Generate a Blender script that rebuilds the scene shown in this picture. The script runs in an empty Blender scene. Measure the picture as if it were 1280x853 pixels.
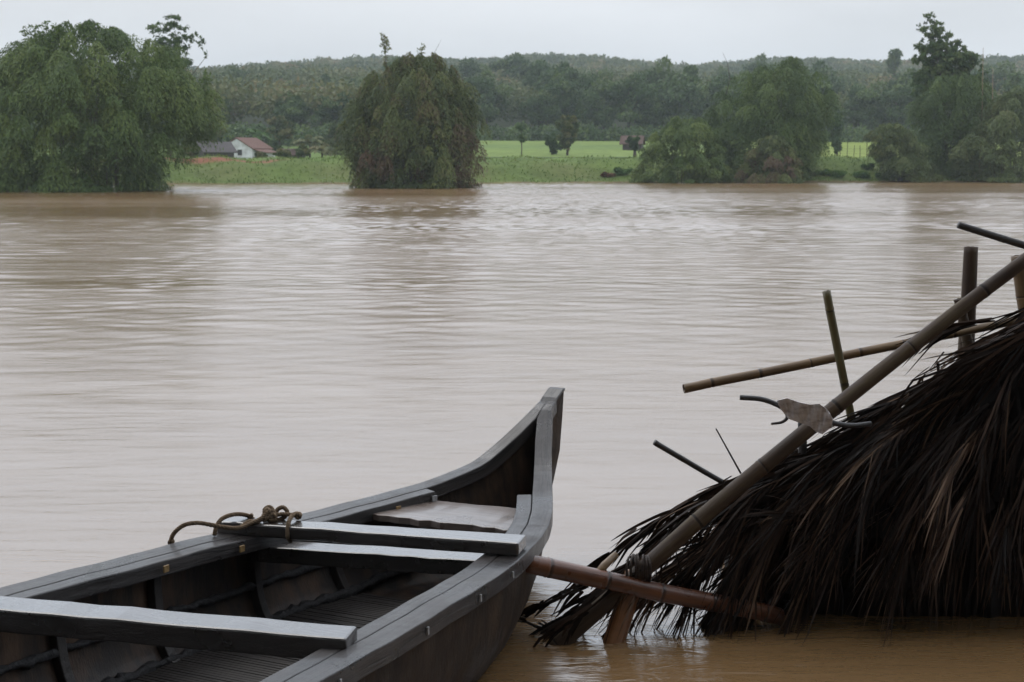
import bpy, bmesh, math, random
import numpy as np
from mathutils import Vector, Matrix, Quaternion
R = math.radians
rnd = random.Random(7)
rng = np.random.default_rng(11)
sc = bpy.context.scene
col = sc.collection

# ------------------------------------------------------------------ camera
F, H = 1778.0, 2.2
PITCH = math.atan((426.5 - 200.0) / F)
cd = bpy.data.cameras.new('camera'); cam = bpy.data.objects.new('camera', cd); col.objects.link(cam)
cam.location = (0, 0, H); cam.rotation_euler = (math.pi/2 - PITCH, 0, 0)
cd.sensor_width = 36; cd.lens = 50.0; cd.clip_start = 0.05; cd.clip_end = 8000
cd.dof.use_dof = True; cd.dof.focus_distance = 6.4; cd.dof.aperture_fstop = 8.0
sc.camera = cam

# ------------------------------------------------------------------ sky, sun, exposure
SUN_EL, SUN_AZ = 52.0, -25.0          # behind the cloud, ahead and a little left
w = bpy.data.worlds.new('World'); sc.world = w; w.use_nodes = True
nt = w.node_tree; nt.nodes.clear()
def N(t, kind, **kw):
    n = t.nodes.new(kind)
    for k, v in kw.items(): setattr(n, k, v)
    return n
out = N(nt, 'ShaderNodeOutputWorld'); bg = N(nt, 'ShaderNodeBackground'); bg.inputs[1].default_value = 0.1
sky = N(nt, 'ShaderNodeTexSky', sky_type='NISHITA'); sky.sun_disc = False
sky.sun_elevation = R(SUN_EL); sky.sun_rotation = R(SUN_AZ); sky.air_density = 1.5; sky.dust_density = 4
tc = N(nt, 'ShaderNodeTexCoord'); sep = N(nt, 'ShaderNodeSeparateXYZ')
nt.links.new(tc.outputs['Generated'], sep.inputs[0])
rampz = N(nt, 'ShaderNodeValToRGB')     # overcast cloud: paler near the horizon, brighter overhead
e = rampz.color_ramp.elements
e[0].position = 0.0; e[0].color = (7.7, 7.9, 8.3, 1)
e[1].position = 0.75; e[1].color = (12.0, 12.4, 13.2, 1)
em = rampz.color_ramp.elements.new(0.11); em.color = (8.2, 8.35, 8.7, 1)
em = rampz.color_ramp.elements.new(0.30); em.color = (14.5, 16.1, 18.4, 1)
nt.links.new(sep.outputs[2], rampz.inputs[0])
mp = N(nt, 'ShaderNodeMapping'); mp.inputs['Scale'].default_value = (1.2, 1.2, 5.0)
nt.links.new(tc.outputs['Generated'], mp.inputs[0])
nz = N(nt, 'ShaderNodeTexNoise'); nz.inputs['Scale'].default_value = 2.6; nz.inputs['Detail'].default_value = 5
nt.links.new(mp.outputs[0], nz.inputs[0])
mr = N(nt, 'ShaderNodeMapRange'); mr.inputs[1].default_value = .3; mr.inputs[2].default_value = .7
mr.inputs[3].default_value = .87; mr.inputs[4].default_value = 1.08
nt.links.new(nz.outputs[0], mr.inputs[0])
mul = N(nt, 'ShaderNodeMix', data_type='RGBA', blend_type='MULTIPLY'); mul.inputs[0].default_value = 1
nt.links.new(rampz.outputs[0], mul.inputs[6]); nt.links.new(mr.outputs[0], mul.inputs[7])
mixs = N(nt, 'ShaderNodeMix', data_type='RGBA'); mixs.inputs[0].default_value = 0.94
nt.links.new(sky.outputs[0], mixs.inputs[6]); nt.links.new(mul.outputs[2], mixs.inputs[7])
nt.links.new(mixs.outputs[2], bg.inputs[0]); nt.links.new(bg.outputs[0], out.inputs[0])
ld = bpy.data.lights.new('sun', 'SUN'); ld.energy = 0.6; ld.angle = R(25); ld.color = (1, .97, .92)
sun = bpy.data.objects.new('sun', ld); col.objects.link(sun)
sd = Vector((math.sin(R(SUN_AZ))*math.cos(R(SUN_EL)), math.cos(R(SUN_AZ))*math.cos(R(SUN_EL)), math.sin(R(SUN_EL))))
sun.rotation_euler = sd.to_track_quat('Z', 'Y').to_euler(); sun.location = (0, 0, 60)
sc.view_settings.view_transform = 'Standard'; sc.view_settings.look = 'None'
sc.view_settings.exposure = 0.06; sc.view_settings.gamma = 1.0; sc.view_settings.use_curve_mapping = False
try: sc.cycles.volume_bounces = 1; sc.cycles.max_bounces = 8; sc.cycles.use_denoising = True
except Exception: pass

# ------------------------------------------------------------------ helpers
def ray(px, py):
    x = (px - 640)/F; u = (426.5 - py)/F
    return Vector((x, math.cos(PITCH) + u*math.sin(PITCH), -math.sin(PITCH) + u*math.cos(PITCH)))
def at(px, py, Y):                       # the place at distance Y that photo pixel px,py looks at
    r = ray(px, py); return Vector((0, 0, H)) + r*(Y/r.y)
def tag(o, label=None, cat=None, group=None, kind=None):
    if label: o['label'] = label
    if cat: o['category'] = cat
    if group: o['group'] = group
    if kind: o['kind'] = kind
    return o
def empty(name, loc, rz=0.0):
    o = bpy.data.objects.new(name, None); col.objects.link(o); o.location = loc; o.rotation_euler = (0, 0, rz)
    o.empty_display_size = .2
    return o
class MB:
    def __init__(s): s.v = []; s.f = []; s.t = []; s.g = []
    def vert(s, p, t=0.5): s.v.append(tuple(p)); s.t.append(t); return len(s.v)-1
    def box(s, x0, x1, y0, y1, z0, z1):
        b = len(s.v)
        for z in (z0, z1):
            for (x, y) in ((x0, y0), (x1, y0), (x1, y1), (x0, y1)): s.vert((x, y, z))
        for q in ((3, 2, 1, 0), (4, 5, 6, 7), (0, 1, 5, 4), (1, 2, 6, 5), (2, 3, 7, 6), (3, 0, 4, 7)): s.f.append([b+i for i in q])
    def rings(s, rings, closed=True, cap=True):
        n = len(rings[0]); b = len(s.v)
        for r in rings:
            for p in r: s.vert(p)
        for i in range(len(rings)-1):
            for j in range(n if closed else n-1):
                k = (j+1) % n
                s.f.append([b+i*n+j, b+i*n+k, b+(i+1)*n+k, b+(i+1)*n+j])
        if cap and closed:
            s.f.append([b+j for j in range(n)][::-1]); s.f.append([b+(len(rings)-1)*n+j for j in range(n)])
    def tube(s, pts, rad, n=8, wob=0, cap=True):
        pts = [Vector(p) for p in pts]; m = len(pts)
        if not hasattr(rad, '__len__'): rad = [rad]*m
        up = None; rr = []
        for i in range(m):
            t = (pts[min(i+1, m-1)] - pts[max(i-1, 0)]).normalized()
            if up is None:
                up = t.orthogonal().normalized()
            else:
                up = (up - t*up.dot(t)); up = up.normalized() if up.length > 1e-6 else t.orthogonal().normalized()
            bi = t.cross(up)
            ring = []
            for j in range(n):
                a = 2*math.pi*j/n; q = rad[i]*(1 + (rnd.uniform(-wob, wob) if wob else 0))
                ring.append(pts[i] + up*math.cos(a)*q + bi*math.sin(a)*q)
            rr.append(ring)
        s.rings(rr, True, cap)
    def strip(s, pts, wid, side, t=0.5):
        b = len(s.v)
        for p, q in zip(pts, wid):
            s.vert(p - side*q, t); s.vert(p + side*q, t)
        for i in range(len(pts)-1): s.f.append([b+2*i, b+2*i+1, b+2*i+3, b+2*i+2])
    def build(s, name, m, parent=None, smooth=False, bevel=0, seg=2):
        me = bpy.data.meshes.new(name); me.from_pydata(s.v, [], s.f)
        a = me.attributes.new('tint', 'FLOAT', 'POINT'); a.data.foreach_set('value', np.array(s.t, np.float32))
        if s.g:
            a = me.attributes.new('grain', 'FLOAT_VECTOR', 'POINT'); a.data.foreach_set('vector', np.array(s.g, np.float32).ravel())
        me.materials.append(m)
        if smooth: me.polygons.foreach_set('use_smooth', [True]*len(me.polygons))
        me.update()
        o = bpy.data.objects.new(name, me); col.objects.link(o)
        if parent: o.parent = parent
        if bevel:
            b = o.modifiers.new('bevel', 'BEVEL'); b.width = bevel; b.segments = seg; b.limit_method = 'ANGLE'; b.angle_limit = R(35)
        return o
def np_mesh(name, V, Q, tint, mats, mi=None, smooth=False):
    me = bpy.data.meshes.new(name)
    nq = len(Q); k = Q.shape[1]
    me.vertices.add(len(V)); me.vertices.foreach_set('co', V.astype(np.float32).ravel())
    me.loops.add(nq*k); me.loops.foreach_set('vertex_index', Q.astype(np.int32).ravel())
    me.polygons.add(nq); me.polygons.foreach_set('loop_start', np.arange(0, nq*k, k, dtype=np.int32))
    me.polygons.foreach_set('loop_total', np.full(nq, k, np.int32))
    a = me.attributes.new('tint', 'FLOAT', 'POINT'); a.data.foreach_set('value', tint.astype(np.float32))
    for m in (mats if isinstance(mats, list) else [mats]): me.materials.append(m)
    if smooth: me.polygons.foreach_set('use_smooth', np.ones(nq, bool))
    me.update(calc_edges=True); me.validate()
    return me

# ------------------------------------------------------------------ materials
def mat(name):
    m = bpy.data.materials.new(name); m.use_nodes = True; t = m.node_tree; t.nodes.clear()
    o = N(t, 'ShaderNodeOutputMaterial'); return m, t, o
def ramp(t, fac, stops):
    r = N(t, 'ShaderNodeValToRGB'); el = r.color_ramp.elements
    while len(el) < len(stops): el.new(.5)
    for q, (p, c) in zip(el, stops): q.position = p; q.color = (*c, 1)
    t.links.new(fac, r.inputs[0]); return r.outputs[0]
def noise(t, scale, stretch=(1, 1, 1), detail=5, rough=.55, coord='Object', dist=0):
    c = N(t, 'ShaderNodeTexCoord'); m = N(t, 'ShaderNodeMapping'); m.inputs['Scale'].default_value = stretch
    n = N(t, 'ShaderNodeTexNoise'); n.inputs['Scale'].default_value = scale; n.inputs['Detail'].default_value = detail
    n.inputs['Roughness'].default_value = rough; n.inputs['Distortion'].default_value = dist
    if coord == 'grain': c = N(t, 'ShaderNodeAttribute', attribute_name='grain'); coord = 'Vector'
    t.links.new(c.outputs[coord], m.inputs[0]); t.links.new(m.outputs[0], n.inputs[0]); return n.outputs[0]
def math_(t, op, a, b=None):
    n = N(t, 'ShaderNodeMath', operation=op)
    for i, x in enumerate((a, b)):
        if x is None: continue
        if isinstance(x, (int, float)): n.inputs[i].default_value = x
        else: t.links.new(x, n.inputs[i])
    return n.outputs[0]
def bump(t, h, strength, dist, prev=None):
    b = N(t, 'ShaderNodeBump'); b.inputs['Strength'].default_value = strength; b.inputs['Distance'].default_value = dist
    t.links.new(h, b.inputs['Height'])
    if prev: t.links.new(prev, b.inputs['Normal'])
    return b.outputs[0]
def wood(name, stops, stretch, rough=(.3, .6), bmp=.004, scale=6, coat=0.0, spec=.5, fine=40, crack=0, grain=False, node=False):
    m, t, o = mat(name); p = N(t, 'ShaderNodeBsdfPrincipled')
    cs = 'grain' if grain else 'Object'
    n1 = noise(t, scale, stretch, 7, .65, cs); n2 = noise(t, 3.2, (1, 1, 1), 4, .6)
    f = math_(t, 'ADD', math_(t, 'MULTIPLY', n1, .6), math_(t, 'MULTIPLY', n2, .4))
    cc = ramp(t, f, stops); hcr = None
    if node:
        at_ = N(t, 'ShaderNodeAttribute', attribute_name='tint'); mm = N(t, 'ShaderNodeMix', data_type='RGBA', blend_type='MULTIPLY'); mm.inputs[0].default_value = 1
        t.links.new(cc, mm.inputs[6]); t.links.new(ramp(t, at_.outputs['Fac'], [(0, (.25, .22, .2)), (.5, (1, 1, 1)), (1, (1.35, 1.3, 1.2))]), mm.inputs[7]); cc = mm.outputs[2]
    if crack:
        nc = noise(t, crack, stretch, 2, .5, cs, dist=.08)
        hcr = ramp(t, nc, [(.484, (1, 1, 1)), (.498, (.1, .1, .1)), (.502, (.1, .1, .1)), (.516, (1, 1, 1))])
        mm = N(t, 'ShaderNodeMix', data_type='RGBA', blend_type='MULTIPLY'); mm.inputs[0].default_value = .85
        t.links.new(cc, mm.inputs[6]); t.links.new(hcr, mm.inputs[7]); cc = mm.outputs[2]
    t.links.new(cc, p.inputs['Base Color'])
    r = N(t, 'ShaderNodeMapRange'); r.inputs[1].default_value = .35; r.inputs[2].default_value = .65
    r.inputs[3].default_value = rough[0]; r.inputs[4].default_value = rough[1]; t.links.new(n2, r.inputs[0])
    t.links.new(r.outputs[0], p.inputs['Roughness'])
    p.inputs['Specular IOR Level'].default_value = spec
    p.inputs['Coat Weight'].default_value = coat; p.inputs['Coat Roughness'].default_value = .12
    nf = noise(t, fine, stretch, 6, .7, cs)
    bb = bump(t, nf, 1, bmp, bump(t, n1, 1, bmp*2))
    if hcr: bb = bump(t, hcr, 1, .0009, bb)
    t.links.new(bb, p.inputs['Normal'])
    t.links.new(p.outputs[0], o.inputs[0]); return m
ALONG = (1.0, .06, 1.0)
M = {}
M['gunwale'] = wood('wet_grey_gunwale_wood', [(.3, (0.00972, 0.00756, 0.0072)), (.5, (0.0324, 0.02621, 0.02448)), (.7, (0.0675, 0.05695, 0.0528))], (9, .45, 9), (.2, .62), .0035, 4, .22, .5, 40, 1.6, grain=True)
M['stem_wood'] = wood('wet_grey_stem_wood', [(.3, (0.00972, 0.00756, 0.0072)), (.5, (0.0324, 0.02621, 0.02448)), (.7, (0.0675, 0.05695, 0.0528))], (9, .6, .6), (.2, .62), .0035, 4, .22, .5, 40, 1.6)
M['thwart'] = wood('wet_thwart_wood', [(.3, (0.01001, 0.006175, 0.004973)), (.55, (0.02503, 0.01667, 0.01381)), (.75, (0.05005, 0.03581, 0.02983))], (.45, 9, 9), (.10, .5), .0030, 4, 1.0, 1.0, 30)
M['hull_out'] = wood('weathered_hull_planks', [(.30, (0.0126, 0.0091, 0.0077)), (.45, (0.0315, 0.0217, 0.0161)), (.57, (0.0525, 0.035, 0.0238)), (.72, (0.098, 0.0595, 0.035))], (5, 2.2, 1.2), (.5, .8), .005, 4, .0, .15, 30)
M['hull_in'] = wood('dark_inner_planks', [(.3, (.009, .008, .008)), (.44, (.028, .020, .016)), (.55, (.075, .046, .030)), (.7, (.17, .10, .058))], (2.2, 3.2, .7), (.4, .65), .004, 3, .1, .35)
M['rib'] = wood('dark_rib_wood', [(.3, (0.014, 0.0119, 0.0112)), (.7, (0.042, 0.035, 0.0315))], (2, 2, 2), (.4, .6), .003)
M['tar'] = wood('tarred_coir_caulking', [(.3, (.008, .008, .009)), (.7, (.028, .026, .028))], (1, 1, 1), (.4, .6), .012, 18)
M['seat'] = wood('worn_bow_seat_wood', [(.3, (.05, .034, .024)), (.5, (.17, .13, .11)), (.72, (.30, .26, .24))], (.6, 7, 7), (.25, .4), .002, 4, .5)
M['rope'] = wood('old_coir_rope', [(.3, (.07, .048, .03)), (.5, (.19, .135, .088)), (.7, (.32, .235, .155))], (1, 1, 1), (.8, .95), .004, 60, 0, .2)
M['brass'] = wood('old_nail_plate', [(.3, (.14, .08, .03)), (.7, (.42, .27, .11))], (1, 1, 1), (.4, .6), .001, 30)
M['alloy'] = wood('worn_metal_plate', [(.3, (.2, .2, .2)), (.7, (.5, .5, .52))], (1, 1, 1), (.35, .5), .0006, 40)
M['bam_grey'] = wood('weathered_brown_bamboo', [(.3, (.022, .013, .008)), (.48, (.055, .033, .019)), (.6, (.085, .062, .034)), (.74, (.15, .10, .055))], (9, 9, .7), (.45, .65), .0018, 3, 0, .3, node=True)
M['bam_tan'] = wood('tan_bamboo', [(.3, (0.081, 0.045, 0.0216)), (.5, (0.18, 0.1125, 0.054)), (.7, (0.288, 0.198, 0.099))], (9, 9, .5), (.35, .55), .0012, 3, .15, node=True)
M['bam_red'] = wood('wet_red_brown_bamboo', [(.3, (0.0324, 0.01224, 0.007)), (.5, (0.1224, 0.0408, 0.0168)), (.7, (0.2304, 0.0884, 0.0385))], (9, 9, .6), (.22, .4), .0015, 3, .5, node=True)
M['bam_orange'] = wood('orange_brown_bamboo', [(.3, (.10, .042, .016)), (.5, (.20, .085, .032)), (.7, (.32, .16, .065))], (9, 9, .6), (.3, .5), .0015, 3, .3, node=True)
M['bam_green'] = wood('greenish_bamboo', [(.3, (.05, .042, .015)), (.5, (.12, .095, .035)), (.7, (.2, .16, .07))], (9, 9, .6), (.35, .5), .0012, 3, .2, node=True)
M['dark_stick'] = wood('blackened_stick', [(.3, (.010, .009, .009)), (.7, (.045, .036, .032))], (5, 5, .6), (.35, .55), .003, 5, .2)
M['lash'] = wood('dark_fibre_lashing', [(.3, (.015, .009, .006)), (.7, (.07, .035, .02))], (1, 1, 8), (.5, .7), .004, 20)

def leaf_mat(name, stops, transl=.25, rough=.6, spec=.3):
    m, t, o = mat(name)
    a = N(t, 'ShaderNodeAttribute', attribute_name='tint')
    c = ramp(t, a.outputs['Fac'], stops)
    p = N(t, 'ShaderNodeBsdfPrincipled'); p.inputs['Roughness'].default_value = rough; p.inputs['Specular IOR Level'].default_value = spec
    t.links.new(c, p.inputs['Base Color'])
    if transl:
        tr = N(t, 'ShaderNodeBsdfTranslucent'); t.links.new(c, tr.inputs[0])
        mx = N(t, 'ShaderNodeMixShader'); mx.inputs[0].default_value = transl
        t.links.new(p.outputs[0], mx.inputs[1]); t.links.new(tr.outputs[0], mx.inputs[2]); t.links.new(mx.outputs[0], o.inputs[0])
    else: t.links.new(p.outputs[0], o.inputs[0])
    return m
GRN = [(0, (.042, .075, .018)), (.4, (.08, .127, .03)), (.75, (.135, .185, .042)), (1, (.185, .22, .058))]
BRN = [(0, (.04, .06, .018)), (.35, (.08, .108, .03)), (.62, (.135, .155, .04)), (.8, (.10, .075, .034)), (1, (.11, .068, .038))]
M['bamboo_leaf'] = leaf_mat('bamboo_leaves', GRN)
M['bamboo_leaf_brown'] = leaf_mat('browning_bamboo_leaves', BRN)
M['olive_leaf'] = leaf_mat('olive_shrub_leaves', [(0, (.05, .075, .022)), (.5, (.10, .135, .04)), (.85, (.145, .165, .055)), (1, (.15, .11, .06))])
M['tree_leaf'] = leaf_mat('forest_leaves', [(0, (0.0384, 0.072, 0.024)), (.5, (0.072, 0.12, 0.036)), (1, (0.138, 0.18, 0.054))])
M['hill_leaf'] = leaf_mat('hill_canopy_leaves', [(0, (0.046, 0.07475, 0.0253)), (.45, (0.092, 0.1207, 0.0391)), (.75, (0.1552, 0.1552, 0.0552)), (1, (0.2185, 0.161, 0.0805))])
M['fresh_leaf'] = leaf_mat('fresh_green_leaves', [(0, (.035, .085, .018)), (.5, (.07, .145, .03)), (1, (.12, .2, .05))])
M['grass'] = leaf_mat('bank_grass_blades', [(0, (0.0805, 0.1323, 0.0288)), (.45, (0.1265, 0.1898, 0.0408)), (.8, (0.1725, 0.2127, 0.054)), (1, (0.1955, 0.161, 0.078))])
M['dead_leaf'] = leaf_mat('dry_brown_leaves', [(0, (.06, .035, .02)), (.5, (.13, .065, .035)), (1, (.2, .11, .06))])
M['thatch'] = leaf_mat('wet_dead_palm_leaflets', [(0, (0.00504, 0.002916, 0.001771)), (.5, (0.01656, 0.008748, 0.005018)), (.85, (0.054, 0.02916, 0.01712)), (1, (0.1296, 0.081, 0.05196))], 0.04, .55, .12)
M['bark'] = wood('tree_bark', [(.3, (.03, .024, .018)), (.7, (.11, .09, .07))], (1, 1, .3), (.8, .95), .01, 4)

def flat(name, stops, scale=3, rough=.8, bmp=.01, stretch=(1, 1, 1)):
    m, t, o = mat(name); p = N(t, 'ShaderNodeBsdfPrincipled'); n = noise(t, scale, stretch, 6, .6)
    t.links.new(ramp(t, n, stops), p.inputs['Base Color']); p.inputs['Roughness'].default_value = rough
    if bmp: t.links.new(bump(t, n, 1, bmp), p.inputs['Normal'])
    t.links.new(p.outputs[0], o.inputs[0]); return m
M['white_wall'] = flat('whitewashed_wall', [(.3, (.36, .35, .33)), (.55, (.62, .62, .62)), (.7, (.7, .7, .7))], .9)
M['red_tile'] = flat('red_clay_tiles', [(.3, (0.0675, 0.032, 0.0252)), (.5, (0.135, 0.062, 0.0441)), (.7, (0.195, 0.11, 0.07875))], 5, .8, .05, (1, 6, 1))
M['brown_tile'] = flat('old_brown_tiles', [(.3, (.05, .03, .025)), (.7, (.14, .08, .06))], 5, .8, .05, (1, 6, 1))
M['dark_board'] = flat('dark_boards', [(.3, (.03, .024, .022)), (.7, (.09, .07, .065))], 4, .85, .02)
M['roof_grey'] = flat('grey_thatch_roof', [(.3, (.05, .044, .045)), (.7, (.13, .115, .115))], 5, .9, .05, (1, 6, 1))
M['dark_pane'] = flat('dark_opening', [(.3, (.012, .012, .014)), (.7, (.03, .03, .034))], 3, .3, 0)
M['mud'] = flat('mud', [(.3, (.09, .055, .03)), (.7, (.2, .13, .08))], 3, .6, .03)

# ------------------------------------------------------------------ ground (one sheet, near bank to beyond the hills)
def bank_y(x): return 136 + .19*np.clip(x, -60, 70) + 1.3*np.sin(x*.11) + .7*np.sin(x*.31+1)
def ridge_h(x): return 51 + 3*np.sin(x*.0075+.6) + 2*np.sin(x*.021+2) + 2*np.sin(x*.05)
def sstep(a, b, x): t = np.clip((x-a)/(b-a), 0, 1); return t*t*(3-2*t)
def hgt(x, y):
    x = np.asarray(x, float); y = np.asarray(y, float); d = y - bank_y(x)
    near = .55 - 1.75*sstep(.2, 4.2, y)
    z = np.where(y < 30, near, -1.2)
    z = z + (d > -8)*(sstep(-6, 0, d)*1.15)
    nzv = .25*np.sin(x*.9+y*.6)+.2*np.sin(x*.43-y*.8+1.3)
    z = z + sstep(-.5, 9.5, d)*(2.35+.0*x) + (sstep(0, 4, d)-sstep(9, 16, d))*nzv*.8
    left = 1 - sstep(-28, -12, x)
    z = z - left*(sstep(16, 34, d) - sstep(70, 120, d))*1.15
    z = z + sstep(30, 150, d)*3.6
    z = z + sstep(140, 330, d)*13 + sstep(260, 800, d)*(ridge_h(x)-19) - sstep(850, 1500, d)*30
    return z
gx = np.concatenate([np.linspace(-1300, -120, 40), np.arange(-110, 111, 1.6), np.linspace(120, 1300, 40)])
gy = np.concatenate([np.linspace(-60, -2, 12), np.arange(-1.5, 6, .5), np.arange(7, 112, 6), np.arange(112, 180, .9), np.arange(181, 320, 4), np.arange(325, 1100, 22), np.linspace(1120, 2600, 14)])
X, Y = np.meshgrid(gx, gy); Z = hgt(X, Y)
V = np.stack([X, Y, Z], -1).reshape(-1, 3); nx, ny = len(gx), len(gy)
ii, jj = np.meshgrid(np.arange(nx-1), np.arange(ny-1)); b0 = (jj*nx+ii).ravel()
Q = np.stack([b0, b0+1, b0+nx+1, b0+nx], -1)
d = (Y - bank_y(X)).ravel(); Xr = X.ravel(); Yr = Y.ravel()
C = np.zeros((len(V), 4), np.float32); C[:] = (.17, .11, .065, 1)
def put(mask, c):
    k = np.clip(mask, 0, 1)[:, None]; C[:, :3] = C[:, :3]*(1-k) + np.array(c)[None]*k
put(sstep(.2, 1.6, d), (.10, .145, .036))
put(sstep(1.5, 3, d)*(1-sstep(5, 8, d))*(.5+.5*np.sin(Xr*.5+Yr*.3))*.5, (.13, .125, .055))
put(sstep(9, 12, d), (.125, .19, .045))                                     # grass on top of the bank
put((sstep(7.2, 8, d)-sstep(9.2, 10.2, d))*sstep(-42, -38, Xr)*(1-sstep(-24, -21, Xr)), (.24, .10, .06))   # bare red earth
put((sstep(24, 28, d)-sstep(48, 52, d))*sstep(-14, -8, Xr)*(1-sstep(34, 38, Xr)), (.055, .08, .042))          # dull green crop strip
put((sstep(48, 52, d)-sstep(150, 160, d))*sstep(-30, -20, Xr), (.155, .215, .05))                              # young rice
put((sstep(84, 88, d)-sstep(102, 106, d))*sstep(-30, -20, Xr), (.13, .19, .05))
put((sstep(12, 15, d)-sstep(140, 160, d))*sstep(34, 37, Xr), (.19, .24, .05))
put(sstep(140, 156, d), (.035, .045, .02)); put(sstep(96, 110, d)*(1-sstep(-32, -24, Xr)), (.035, .045, .02))
ME = np_mesh('ground', V, Q, np.full(len(V), .5), None or [], smooth=True)
ca = ME.attributes.new('soil', 'FLOAT_COLOR', 'POINT'); ca.data.foreach_set('color', C.ravel())
m, t, o = mat('ground_cover'); p = N(t, 'ShaderNodeBsdfPrincipled'); p.inputs['Roughness'].default_value = .9; p.inputs['Specular IOR Level'].default_value = .15
a = N(t, 'ShaderNodeAttribute', attribute_name='soil')
n1 = noise(t, .55, (1, 1, 1), 8, .65); n2 = noise(t, .05, (1, 3, 1), 3, .5)
f = math_(t, 'ADD', math_(t, 'MULTIPLY', n1, .7), math_(t, 'MULTIPLY', n2, .3))
mr = N(t, 'ShaderNodeMapRange'); mr.inputs[1].default_value = .3; mr.inputs[2].default_value = .7; mr.inputs[3].default_value = .6; mr.inputs[4].default_value = 1.4
t.links.new(f, mr.inputs[0])
mx = N(t, 'ShaderNodeMix', data_type='RGBA', blend_type='MULTIPLY'); mx.inputs[0].default_value = 1
t.links.new(a.outputs['Color'], mx.inputs[6]); t.links.new(mr.outputs[0], mx.inputs[7]); t.links.new(mx.outputs[2], p.inputs['Base Color'])
t.links.new(bump(t, n1, 1, .25), p.inputs['Normal']); t.links.new(p.outputs[0], o.inputs[0])
ME.materials.append(m); go = bpy.data.objects.new('ground', ME); col.objects.link(go); tag(go, 'river bed, grassy far bank, rice fields and hill slope', kind='structure')

# ------------------------------------------------------------------ river
def water_mat():
    m, t, o = mat('silty_river_water'); p = N(t, 'ShaderNodeBsdfPrincipled')
    n0 = noise(t, .5, (.35, 1, 1), 3, .5)
    t.links.new(ramp(t, n0, [(.3, (.185, .105, .04)), (.7, (.225, .138, .066))]), p.inputs['Base Color'])
    pass; p.inputs['IOR'].default_value = 2.4
    # the current: long low swells, short chop, fine ripples, gathered in streaks
    streak = noise(t, .09, (.22, 1, 1), 3, .55, dist=.4)
    st = N(t, 'ShaderNodeMapRange'); st.inputs[1].default_value = .38; st.inputs[2].default_value = .66; st.inputs[3].default_value = .35; st.inputs[4].default_value = 1.5
    t.links.new(streak, st.inputs[0])
    rg = N(t, 'ShaderNodeMapRange'); rg.inputs[1].default_value = .36; rg.inputs[2].default_value = .64; rg.inputs[3].default_value = .12; rg.inputs[4].default_value = .20
    t.links.new(streak, rg.inputs[0]); t.links.new(rg.outputs[0], p.inputs['Roughness'])
    a = noise(t, .38, (.28, 1, 1), 2, .5, dist=.5)
    b = noise(t, 1.5, (.3, 1, 1), 3, .55, dist=.8)
    c = noise(t, 7.0, (.22, 1, 1), 4, .65, dist=.8)
    g = N(t, 'ShaderNodeNewGeometry'); vd = N(t, 'ShaderNodeVectorMath', operation='DISTANCE')
    t.links.new(g.outputs['Position'], vd.inputs[0]); vd.inputs[1].default_value = (.75, 6.1, 0)
    eddy = N(t, 'ShaderNodeMapRange'); eddy.inputs[1].default_value = .15; eddy.inputs[2].default_value = 1.5; eddy.inputs[3].default_value = 5.0; eddy.inputs[4].default_value = 1.0
    t.links.new(vd.outputs['Value'], eddy.inputs[0])
    h = math_(t, 'MULTIPLY', a, .012)
    h = math_(t, 'ADD', h, math_(t, 'MULTIPLY', math_(t, 'MULTIPLY', b, .008), st.outputs[0]))
    h = math_(t, 'ADD', h, math_(t, 'MULTIPLY', math_(t, 'MULTIPLY', c, .0042), math_(t, 'MULTIPLY', st.outputs[0], eddy.outputs[0])))
    t.links.new(bump(t, h, 1.0, 1.0), p.inputs['Normal'])
    t.links.new(p.outputs[0], o.inputs[0]); return m
def waves(x, y):
    q = np.random.default_rng(5); h = np.zeros_like(x)
    mod = .75+.5*np.sin(x*.05+y*.19+1.1*np.sin(y*.043+x*.02))*np.sin(y*.083-x*.013+2)+.25*np.sin(y*.41+x*.06)
    calm = np.clip(.55+.5*mod, .5, 1.25)
    for k in range(54):
        lam = .5*(6.0**(q.random()**1.9)); a = q.normal()*.55
        kx, ky = math.sin(a)*2*math.pi/lam, math.cos(a)*2*math.pi/lam
        amp = SLOPE*lam/(2*math.pi)*(1.2 if lam < 1.2 else .32)
        ph = q.uniform(0, 6.28)
        wob_ = 1.6*np.sin(x*kx*.31+y*ky*.23+q.uniform(0, 6.28))
        h += amp*np.sin(kx*x+ky*y+ph+wob_)*(calm if lam < 3 else 1)
    near = np.clip((y-6)/46, 0, 1); return h*(.07+.93*near*near*(3-2*near))
SLOPE = .0135
xs = np.concatenate([np.linspace(-700, -70, 12), np.arange(-64, -8, .4), np.arange(-8, 8, .1), np.arange(8, 70, .4), np.linspace(76, 700, 12)])
ys = np.concatenate([np.arange(-4, 3, .5), np.arange(3, 16, .05), np.arange(16, 50, .08), np.arange(50, 152, .14), [156, 165, 175]])
X, Y = np.meshgrid(xs, ys); Z = waves(X, Y); V = np.stack([X, Y, Z], -1).reshape(-1, 3); nx, ny = len(xs), len(ys)
ii, jj = np.meshgrid(np.arange(nx-1), np.arange(ny-1)); b0 = (jj*nx+ii).ravel(); Q = np.stack([b0, b0+1, b0+nx+1, b0+nx], -1)
wo = bpy.data.objects.new('river', np_mesh('river', V, Q, np.full(len(V), .5), water_mat(), smooth=True)); col.objects.link(wo); tag(wo, 'broad muddy river in flood', kind='structure')

# ------------------------------------------------------------------ haze
hm, t, o = mat('damp_air'); pv = N(t, 'ShaderNodeVolumePrincipled'); pv.inputs['Color'].default_value = (.84, .93, 1, 1)
pv.inputs['Density'].default_value = .00031; pv.inputs['Anisotropy'].default_value = .2
t.links.new(pv.outputs[0], o.inputs['Volume'])
hz = MB(); hz.box(-1400, 1400, -80, 2700, -3.2, 150); ho = hz.build('haze', hm); tag(ho, 'pale damp air over the valley', kind='stuff')

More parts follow.
